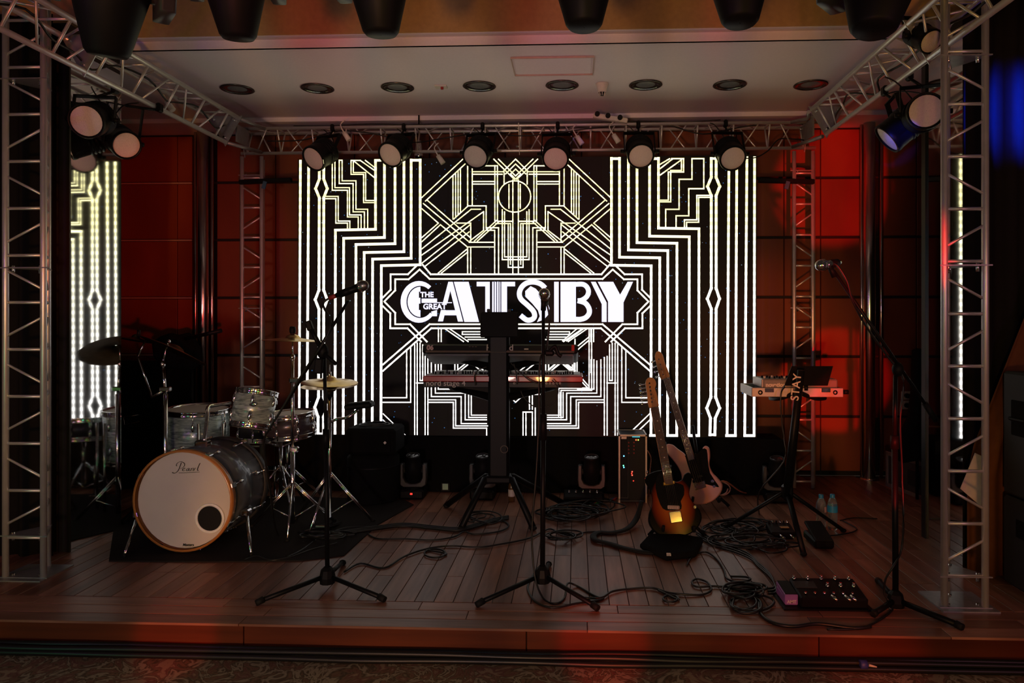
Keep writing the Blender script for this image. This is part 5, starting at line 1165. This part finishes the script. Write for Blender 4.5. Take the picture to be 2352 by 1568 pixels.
MB().ell(da + V((.10, .02, .04)), .004, 8, 6).build('indicator_light', emis('green_dot', (.1, 1, .1), 3), t)
wa = G(1893, 1262); t = thing('expression_pedal', 'black expression pedal on the floor in front of the water bottles', 'effects pedal', wa)
MB().box(wa + V((0, .10, .03)), (.11, .22, .05), ch=.01).build('base', BLACK, t); MB().box(wa + V((0, .10, .075)), (.10, .22, .018), Matrix.Rotation(R(14), 3, 'X'), ch=.004).build('treadle', RUBBER, t)
pa_ = G(1330, 1160); t = thing('multi_pedal', 'long black pedal unit with small switches left of the rack case', 'effects pedal', pa_)
MB().box(pa_ + V((.03, .10, .035)), (.28, .16, .055), Matrix.Rotation(R(8), 3, 'X'), ch=.008).build('housing', BLACK, t); switches(t, [pa_ + V((-.07 + i * .05, .10, .062)) for i in range(5)])
for x_, c_ in ((1374, (.45, .03, .02)), (1407, (.45, .03, .02)), (1401, (.05, .10, .15)), (1365, (.03, .35, .06)), (1362, (.45, .03, .02))):
    g_ = G(x_, 1152 if x_ in (1374, 1401, 1407) else 1162)
    tt = thing('jack_plug', {1374: 'red jack plug standing by the long pedal unit', 1407: 'red jack plug lying nearest the rack case', 1401: 'blue grey plug lying before the rack case', 1365: 'green plug lying among the cables', 1362: 'red plug lying next to the green plug'}[x_], 'plug', g_, 'plugs on the floor')
    MB().tube(g_ + EZ * .010, g_ + V((.03, .02, .022)), .010, .008, n=8).build('sleeve', mat('plug_%d' % x_, c_, .4), tt); MB().tube(g_ + EZ * .010, g_ + V((-.03, -.02, .006)), .004, n=6).build('tip', CHROME, tt)
# bottles
PET = mat('clear_bottle_plastic', (.75, .82, .84), .06, 0, .6, trans=.92, noise=0); CAPB = mat('blue_cap', (.02, .22, .42), .4); LABB = mat('blue_label', (.02, .25, .48), .45); LABP = mat('pale_pink_label', (.62, .36, .34), .5)
for px, py, lab, lm in ((1886, 1217, 'clear water bottle with blue cap and pale label, left of the two', LABP), (1912, 1216, 'clear water bottle with blue cap and wide blue label, right of the two', LABB)):
    b0 = G(px, py); t = thing('water_bottle', lab, 'bottle', b0, 'water bottles on the floor')
    MB().lathe([(.001, .004), (.022, .002), (.029, .008), (.030, .03), (.0275, .05), (.030, .07), (.0285, .09), (.0300, .11), (.0305, .155), (.026, .178), (.016, .196), (.0125, .200), (.0125, .206)], b0, n=24).build('bottle_body', PET, t)
    MB().lathe([(.0145, .200), (.0148, .219), (.013, .222), (.001, .222)], b0, n=18).build('cap', CAPB, t)
    if lm is LABB: MB().lathe([(.0312, .112), (.0314, .152)], b0, n=24).build('paper_label', lm, t)
    else: MB().add([b0 + V((math.cos(a_) * .0314, math.sin(a_) * .0314, z_)) for a_ in (R(-70), R(-50), R(-30), R(-10)) for z_ in (.115, .150)], [(0, 2, 3, 1), (2, 4, 5, 3), (4, 6, 7, 5)], True).build('paper_label', lm, t)
# gig strap on the floor
tag(MB().path([P(1474, 1150, 4.75), P(1462, 1190, 4.72), G(1440, 1214, .02), G(1405, 1223, .012), G(1378, 1222, .012), G(1364, 1228, .016), G(1368, 1240, .016), G(1400, 1248, .012), G(1440, 1260, .012), G(1490, 1269, .01), G(1540, 1265, .01)], .021, n=8, flat=.45).build('guitar_strap', RUBBER), 'wide black guitar strap trailing over the floor left of the sunburst guitar', 'strap')
tb0 = G(1560, 1285); t = thing('instrument_bag', 'low black bag on the floor below the sunburst guitar', 'bag', tb0)
MB().prism([(G(*k).x, G(*k).y) for k in ((1470, 1262), (1530, 1290), (1600, 1282), (1615, 1250), (1560, 1240), (1490, 1240))], (0, 0, .022), EX, EY, .04, .012).build('cloth', BLACKC, t); text('m', .030, G(1536, 1272, .045), EX, (V((0, .7, .7))), LET, t, 'lettering', bold=.002)
# small green-lit adapter and socket strip behind keyboard stand
ga = G(1022, 1132); t = thing('power_adapter', 'black power adapter with a pale green label left of the keyboard stand', 'adapter', ga)
MB().box(ga + V((0, .05, .04)), (.08, .07, .075), ch=.008).build('housing', BLACK, t); MB().box(ga + V((0, .012, .045)), (.042, .004, .045)).build('label', mat('green_label', (.30, .48, .36), .5), t)
ba = G(1174, 1115); t = thing('small_bottle', 'small brown bottle beside the keyboard column', 'bottle', V((P(1175, 1110, 5.3).x, 5.3, 0)))
bb0 = V((P(1175, 1110, 5.3).x, 5.3, 0)); MB().lathe([(.001, 0), (.024, .002), (.024, .11), (.012, .15), (.009, .16), (.009, .19), (.001, .192)], bb0, n=16).build('glass', mat('brown_glass', (.10, .05, .02), .1, 0, .6), t); MB().lathe([(.0245, .04), (.0245, .09)], bb0, n=16).build('paper_label', LET, t)
# ================================================================= RIGHT SIDE: speakers, case, sockets, curtain
sx0 = 2.135; spk = mat('speaker_dark_grey', (.020, .021, .023), .6, spec=.25)
for nm, lab, z0, z1, ya_, yb2 in (('subwoofer', 'dark subwoofer cabinet at the right edge under the loudspeaker', 0, .44, 3.15, 3.80), ('loudspeaker', 'dark grey loudspeaker with recessed side handle at the right edge', .445, 1.055, 3.17, 3.80)):
    t = thing(nm, lab, 'speaker', (sx0 + .27, (ya_ + yb2) / 2, z0)); MB().box((sx0 + .27, (ya_ + yb2) / 2, (z0 + z1) / 2), (.54, yb2 - ya_, z1 - z0 - .004), ch=.012).build('cabinet', spk, t)
    MB().box((sx0 + .27, ya_ - .003, (z0 + z1) / 2), (.50, .008, z1 - z0 - .05), ch=.003).build('grille', BLACK, t)
    zc = (z0 + z1) / 2 + .06; hh_ = MB()
    if nm == 'loudspeaker':
        for zz, h_ in ((P(2310, 942, 3.72).z, .105), (P(2310, 980, 3.72).z, .075)): hh_.box((sx0 - .001, 3.72 - .055, zz), (.008, .115, h_), ch=.003)
        hh_.build('handle_recess', BLACKC, t)
        MB().path([(sx0 - .006, 3.60, P(2310, 962, 3.7).z), (sx0 - .010, 3.66, P(2310, 962, 3.7).z), (sx0 - .006, 3.73, P(2310, 962, 3.7).z)], .009, n=8).build('handle', BLACK, t)
    else:
        MB().box((sx0 - .001, 3.62, .30), (.008, .13, .085), ch=.003).build('handle_recess', BLACKC, t)
# flight case behind right pillar
a, b_ = P(2036, 1046, 5.1), P(2120, 1150, 4.7)
fx = thing('flight_case', 'low grey flight case with metal edges beside the right mirror pillar', 'flight case', (2.40, 4.95, 0))
u_ = V((G(2120, 1148).x - G(2036, 1115).x, G(2120, 1148).y - G(2036, 1115).y, 0)).normalized(); o_ = G(2036, 1115); w_ = V((-u_.y, u_.x, 0)) * -1
if w_.x < 0: w_ = -w_
rotF = Matrix((u_, w_, EZ)).transposed(); L_ = .75; D_ = .30; Hh = .27
ctr = o_ + u_ * L_ / 2 + w_ * D_ / 2 + EZ * Hh / 2
MB().box(ctr, (L_, D_, Hh), rotF, ch=.006).build('case_body', mat('flight_case_grey', (.05, .05, .05), .5), fx)
eg = MB()
for zz in (-1, 1): eg.box(ctr - w_ * D_ / 2 + EZ * zz * (Hh / 2 - .012), (L_ + .01, .012, .03), rotF, ch=.002)
eg.box(ctr - w_ * D_ / 2 - u_ * (L_ / 2 - .012), (.03, .012, Hh), rotF, ch=.002); eg.build('metal_edges', mat('case_edge_dull', (.30, .29, .27), .5, .5), fx)
MB().box(ctr - w_ * (D_ / 2 + .004) + u_ * -.02, (.14, .008, .12), rotF, ch=.003).build('latch_plate', DGREY, fx)
# wall sockets
for px, py, lab in ((2081, 908, 'cream wall socket low on the right back wall, upper of the two'), (2081, 930, 'cream wall socket with a black plug on the right back wall, lower of the two')):
    c_ = P(px, py, YB - .02); t = thing('wall_socket', lab, 'socket', c_, 'wall sockets on the right')
    MB().box(c_, (.080, .014, .070), ch=.004).build('face_plate', mat('socket_cream', (.55, .42, .28), .5), t); MB().tube(c_ - EY * .006, c_ - EY * .04, .020, n=12).build('plug', BLACK, t)
# black jacket / cover standing by the pillar
t = thing('covered_stand', 'black fabric cover over a stand beside the right mirror pillar', 'cover', V((P(2090, 900, 5.5).x, 5.5, 0)))
MB().prism([(P(*k, 5.5).x, P(*k, 5.5).z) for k in ((2101, 805), (2112, 800), (2125, 830), (2130, 1000), (2130, 1050), (2068, 1060), (2070, 1000), (2090, 960), (2098, 900))], (0, 5.5, 0), EX, EZ, .16, .03).build('fabric', BLACKC, t)
MB().tube((P(2100, 900, 5.5).x + .02, 5.5, 0), (P(2100, 900, 5.5).x + .02, 5.5, .9), .012, n=8).build('pole', BLACKM, t)
# dark drapes either side of the opening
def drape(name, label, x0, x1, y, z0, z1, m, fold=.03, nf=14, tie=None):
    mb = MB(); nu, nv = nf * 6, 14
    for j in range(nv + 1):
        v_ = j / nv; z_ = z0 + (z1 - z0) * v_
        for i in range(nu + 1):
            u_ = i / nu; xx = x0 + (x1 - x0) * u_
            if tie: xx = x0 + (x1 - x0) * (u_ + (1 - u_) * tie(v_))
            w = math.sin(u_ * nf * 2 * math.pi) * fold + math.sin(u_ * nf * 4.7) * fold * .4
            mb.v.append((xx, y + w, z_))
    mb.f = [[j * (nu + 1) + i, j * (nu + 1) + i + 1, (j + 1) * (nu + 1) + i + 1, (j + 1) * (nu + 1) + i] for j in range(nv) for i in range(nu)]; mb.sm = [True] * len(mb.f)
    o = mb.build(name, m); sol = o.modifiers.new('thickness', 'SOLIDIFY'); sol.thickness = .006
    return tag(o, label, 'curtain')
DRK = mat('black_drape_velvet', (.012, .010, .011), .95, spec=.1); BRN = mat('brown_drape_cloth', (.11, .042, .022), .9, spec=.1)
drape('curtain', 'black full height drape behind the left truss tower', -4.4, P(122, 700, 3.98).x, 3.98, 0, 3.0, DRK, .03, 12)
drape('curtain', 'black full height drape behind the right truss tower', P(2214, 700, 3.99).x, 4.0, 3.99, 0, 3.0, DRK, .03, 14)
drape('curtain', 'brown drape drawn back at the right edge above the loudspeaker', P(2224, 700, 3.87).x, 3.2, 3.87, 0, P(2352, 500, 3.87).z + .5, BRN, .022, 9, lambda v_: .0 + .75 * max(0, v_ - .25))
# white card
wc_ = [P(2206, 1122, 3.84), P(2240, 1040, 3.82), P(2262, 1050, 3.82), P(2262, 1170, 3.80)]
t_ = MB().add(wc_ + [p + V((0, .004, 0)) for p in wc_], [(3, 2, 1, 0), (4, 5, 6, 7), (0, 1, 5, 4), (1, 2, 6, 5), (2, 3, 7, 6), (3, 0, 4, 7)])
tag(t_.build('white_card', mat('card_paper', (.62, .50, .44), .8)), 'pale card sheet leaning behind the right truss tower', 'card')
# power strip and hanging connectors on the back truss
c_ = P(1402, 272, 5.6); t = thing('power_strip', 'white power strip with black plugs lying on the back truss', 'power strip', c_)
MB().box(c_, (.26, .05, .035), Matrix.Rotation(R(10), 3, 'Y'), ch=.005).build('housing', WHITEP, t)
for dx_ in (-.10, -.02, .07): MB().tube(c_ + V((dx_, -.02, .01 - dx_ * .17)), c_ + V((dx_, -.055, .006 - dx_ * .17)), .019, n=10).build('plug', BLACK, t)
for i, (px, py, lab) in enumerate(((796, 313, 'white connector hanging in the back truss beside the leftmost par can'), (1331, 322, 'white plug hanging in the back truss right of centre'), (1415, 318, 'white connector block hanging in the back truss near the power strip'), (390, 243, 'cream cable connector taped to the left side truss'), (1012, 366, 'white cable tie tag below the back truss'))):
    yy = 5.6 if i != 3 else 4.75; c_ = P(px, py, yy); t = thing('cable_connector', lab, 'connector', c_, 'cable connectors on the trusses')
    MB().tube(c_ + V((-.02, 0, .03)), c_ + V((.02, 0, -.03)), .018, .021, n=10).build('shell', WHITEP, t); MB().path([c_ + V((-.02, 0, .03)), c_ + V((-.05, .01, .09)), c_ + V((-.02, .02, .13))], .005).build('lead', WHITEP, t)
# projector lens dome behind the truss
c_ = P(962, 352, 5.9); t = thing('reflector_lamp', 'small silver reflector lamp hanging behind the back truss', 'lamp', c_); MB().lathe([(.001, .10), (.02, .10), (.03, .04), (.042, -.02), (.040, -.05), (.001, -.05)], c_, n=18).build('reflector', CHROME, t); MB().tube(c_ + EZ * .10, c_ + EZ * .42, .006, n=6).build('rod', BLACKM, t)
# black clamps with blue tape on the rear towers
for px, lab in ((610, 'black crossbar clamped to the left rear tower'), (1806, 'black crossbar clamped to the right rear tower')):
    yy = 5.765; c_ = P(px, 416, yy); t = thing('crossbar', lab, 'crossbar', c_, 'crossbars beside the LED wall')
    MB().box(c_, (.42, .04, .035), Matrix.Rotation(R(-2 if px < 1000 else 2), 3, 'Y'), ch=.004).build('bar', BLACKM, t); MB().box(c_ + V((.0, -.024, -.035)), (.03, .008, .06), Matrix.Rotation(R(15), 3, 'Y')).build('blue_tape', mat('blue_tape', (.03, .10, .18), .5), t)
# ================================================================= CABLES
def r7(*p): return [(560 + a / 3.357, 1000 + b / 3.357) for a, b in p]
def r8(*p): return [(1160 + a / 3.357, 1000 + b / 3.357) for a, b in p]
def cable(label, pts, r=.0052, z=.006, m=CABLE, name='cable'):
    rz = random.Random(len(label)); return tag(MB().path([G(x, y, z + rz.uniform(0, .004)) for x, y in pts], r, smooth=5).build(name, m), label, 'cable', 'cables on the stage floor')
cable('long thin black cable snaking from the left microphone stand to the guitars', r7((775, 1050), (900, 985), (1080, 1020), (1240, 930), (1420, 870), (1600, 850), (1800, 860), (1960, 840), (2200, 790), (2350, 720)) + r8((420, 750), (520, 770), (620, 745), (720, 740)))
lp = [(999 + 24 * math.cos(k * .55), 1270 + 10 * math.sin(k * .55)) for k in range(14)]
cable('single round loop of black cable at centre left of the floor', r7((1400, 880)) + lp)
for k, lab in enumerate(('topmost cable of the thick bundle crossing to the keyboard stand', 'middle cable of the thick bundle crossing to the keyboard stand', 'lowest cable of the thick bundle crossing to the keyboard stand')):
    cable(lab, [(x, y + (k - 1) * 3.0) for x, y in r7((480, 770), (730, 755), (1000, 715), (1230, 688), (1450, 708), (1650, 722), (1800, 690), (1900, 660), (2040, 630))], .007, .010)
cable('black cable wandering right below the thick bundle', r7((960, 760), (1040, 795), (1240, 795), (1450, 805), (1620, 780), (1700, 740), (1780, 760), (1960, 740), (2040, 700), (2000, 660), (1850, 670)))
cable('black cable running from the drums under the left microphone stand', r7((330, 940), (450, 880), (560, 800), (640, 760), (800, 710), (1000, 705)))
cable('black cable along the front edge of the drum mat', r7((0, 960), (90, 930), (200, 960), (350, 940), (520, 880), (640, 850), (720, 830)))
def pile(label, cx, cy, rx, ry, turns, seed, r=.005, zs=.03):
    rn = random.Random(seed); pts = []; a = rn.uniform(0, 6); n = turns * 8; ox = oy = 0
    for k in range(n):
        if k % 8 == 0: tx, ty, sx_, sy_ = rn.uniform(-.45, .45), rn.uniform(-.45, .45), rn.uniform(.35, .8), rn.uniform(.35, .8)
        ox += (tx - ox) * .25; oy += (ty - oy) * .25; a += .78 + rn.uniform(-.12, .12)
        pts.append(G(cx + rx * (ox + sx_ * math.cos(a)), cy + ry * (oy + sy_ * math.sin(a)), rn.uniform(.005, zs)))
    return tag(MB().path(pts, r, smooth=4).build('cable', CABLE), label, 'cable', 'cables on the stage floor')
pile('dense heap of black cable behind the centre microphone stand', 1290, 1175, 115, 26, 8, 1, .006, .05); pile('second cable tangled into the heap right of the keyboard legs', 1345, 1170, 95, 24, 6, 2, .005, .05)
pile('loose black loops before the heap at centre right', 1300, 1228, 60, 16, 3, 3); pile('thin cable loops under the keyboard stand', 1110, 1185, 55, 20, 3, 4, .0045)
pile('black cable loops spilling right of the sunburst guitar', 1665, 1215, 85, 26, 6, 5); pile('wide black loops lying between the guitars and the right keyboard stand', 1700, 1235, 110, 30, 6, 6, .0055)
pile('black loops around the left leg of the right keyboard stand', 1740, 1200, 90, 24, 4, 7, .0045); pile('black cable heap in front of the cluster pedal', 1760, 1255, 80, 18, 4, 8)
pile('coiled black cable pile left of the purple pedal', 1715, 1352, 55, 24, 6, 9, .0058, .04); pile('large open loops of cable nearest the stage edge on the right', 1720, 1388, 75, 26, 3, 10, .0058, .02)
pile('drum microphone cables coiled on the mat beside the hi-hat', 750, 1225, 75, 14, 5, 11, .006, .04)
cable('black cable running from the centre stand to the right coil', r8((600, 1250), (740, 1250), (830, 1200), (980, 1180), (1140, 1175), (1260, 1210), (1400, 1225), (1520, 1225), (1590, 1190), (1560, 1130), (1480, 1105), (1440, 1130), (1480, 1165), (1600, 1160), (1690, 1165), (1900, 1160)), .0055)
cable('small ring of black cable in front of the guitar bag', [(1540 + 17 * math.cos(k * .6), 1374 + 8 * math.sin(k * .6)) for k in range(12)] + r8((1180, 1190)))
cable('guitar cable arching from the bag to the right coil', r8((1400, 1000), (1430, 950), (1480, 910), (1560, 900), (1640, 960), (1690, 1040), (1710, 1100), (1800, 1130), (1890, 1110), (1860, 1090), (1740, 1085)), .0055)
for k, lab in enumerate(('upper of three cables slanting from the sunburst guitar to the pedals', 'middle of three cables slanting from the sunburst guitar to the pedals', 'lower of three cables slanting from the sunburst guitar to the pedals')):
    cable(lab, [(x + k * 2, y + (k - 1) * 6) for x, y in r8((1470, 760), (1600, 830), (1750, 875), (1880, 930), (1940, 990), (2040, 1080), (2080, 1180), (2020, 1200))], .0052)
cable('black cable curving in front of the effects processor', r8((1960, 1290), (1970, 1370), (2060, 1440), (2220, 1470)) + [(1880, 1432), (1960, 1442), (2000, 1438)], .008)
cable('black cable on the floor right of the water bottles', [(1930, 1195), (1962, 1189), (2015, 1191)] , .004); cable('black cable from the right keyboard leg to the bottles', [(1935, 1195), (1966, 1212), (1960, 1221), (1925, 1228), (1900, 1230)], .0045)
tag(MB().path([P(1648, 1107, 5.2), P(1668, 1106, 5.2), G(1700, 1128, .05), G(1722, 1132, .006), G(1744, 1130, .006)], .0052).build('cable', mat('orange_cable', (.40, .12, .07), .5)), 'orange pink cable leading right from the pink bass', 'cable')
tag(MB().path([P(1650 + 22 * math.cos(k * .7) + k * .6, 1122 + 15 * math.sin(k * .7), 5.28) for k in range(18)], .0045).build('cable', mat('pink_cable', (.36, .17, .16), .5)), 'pinkish cable coil hanging behind the pink bass body', 'cable')
# hall floor cable run in front of the stage
for k, (dy, dz, lab) in enumerate(((.035, .0, 'lowest black cable along the foot of the stage front'), (.018, .022, 'middle black cable along the foot of the stage front'), (.045, .018, 'topmost black cable along the foot of the stage front'), (.06, .002, 'outermost black cable along the foot of the stage front'))):
    rn = random.Random(20 + k); tag(MB().path([(-3.0 + i * .35, YF - dy - .004 + rn.uniform(-.006, .006), HALL + .014 + dz + rn.uniform(0, .006)) for i in range(17)], .0125, n=8).build('floor_cable', CABLE), lab, 'cable', 'cables along the stage front')
c_ = P(1985, 1528, YF - .07); t = thing('cable_marker', 'blue tape marker on the cable run at the foot of the stage', 'tape', c_); MB().tube(c_ + V((-.014, .01, 0)), c_ + V((.014, .01, 0)), .0175, n=12).build('tape', mat('blue_marker', (.03, .04, .22), .5), t); MB().tube(c_ + V((.02, .005, 0)), c_ + V((.05, .0, -.005)), .006, .003, n=6).build('tag_end', LET, t)
# truss wiring
def wire(label, pts, r=.005): tag(MB().path(pts, r, smooth=4).build('truss_cable', CABLE), label, 'cable', 'cables on the trusses')
rn = random.Random(4)
wire('black cable slung along the left side truss', [(-2.58 + rn.uniform(-.06, .06), 2.7 + i * .2, 2.70 + rn.uniform(-.05, .06)) for i in range(14)], .006)
wire('black cable slung along the right side truss', [(1.765 + rn.uniform(-.06, .06), 2.7 + i * .2, 2.70 + rn.uniform(-.05, .06)) for i in range(14)], .006)
wire('black cable sagging along the back truss', [(-2.4 + i * .28, 5.66 + rn.uniform(-.02, .05), 2.72 + rn.uniform(-.05, .08)) for i in range(16)])
wire('pale cable lying along the top of the back truss', [(-2.2 + i * .30, 5.70 + rn.uniform(-.03, .03), 2.815 + rn.uniform(0, .012)) for i in range(12)], .004)
wire('black cable drooping from the back truss to the right rear tower', [P(1700, 363, 5.6), P(1735, 362, 5.6), P(1765, 345, 5.65), P(1782, 325, 5.68), P(1800, 318, 5.7), P(1850, 322, 5.7)])
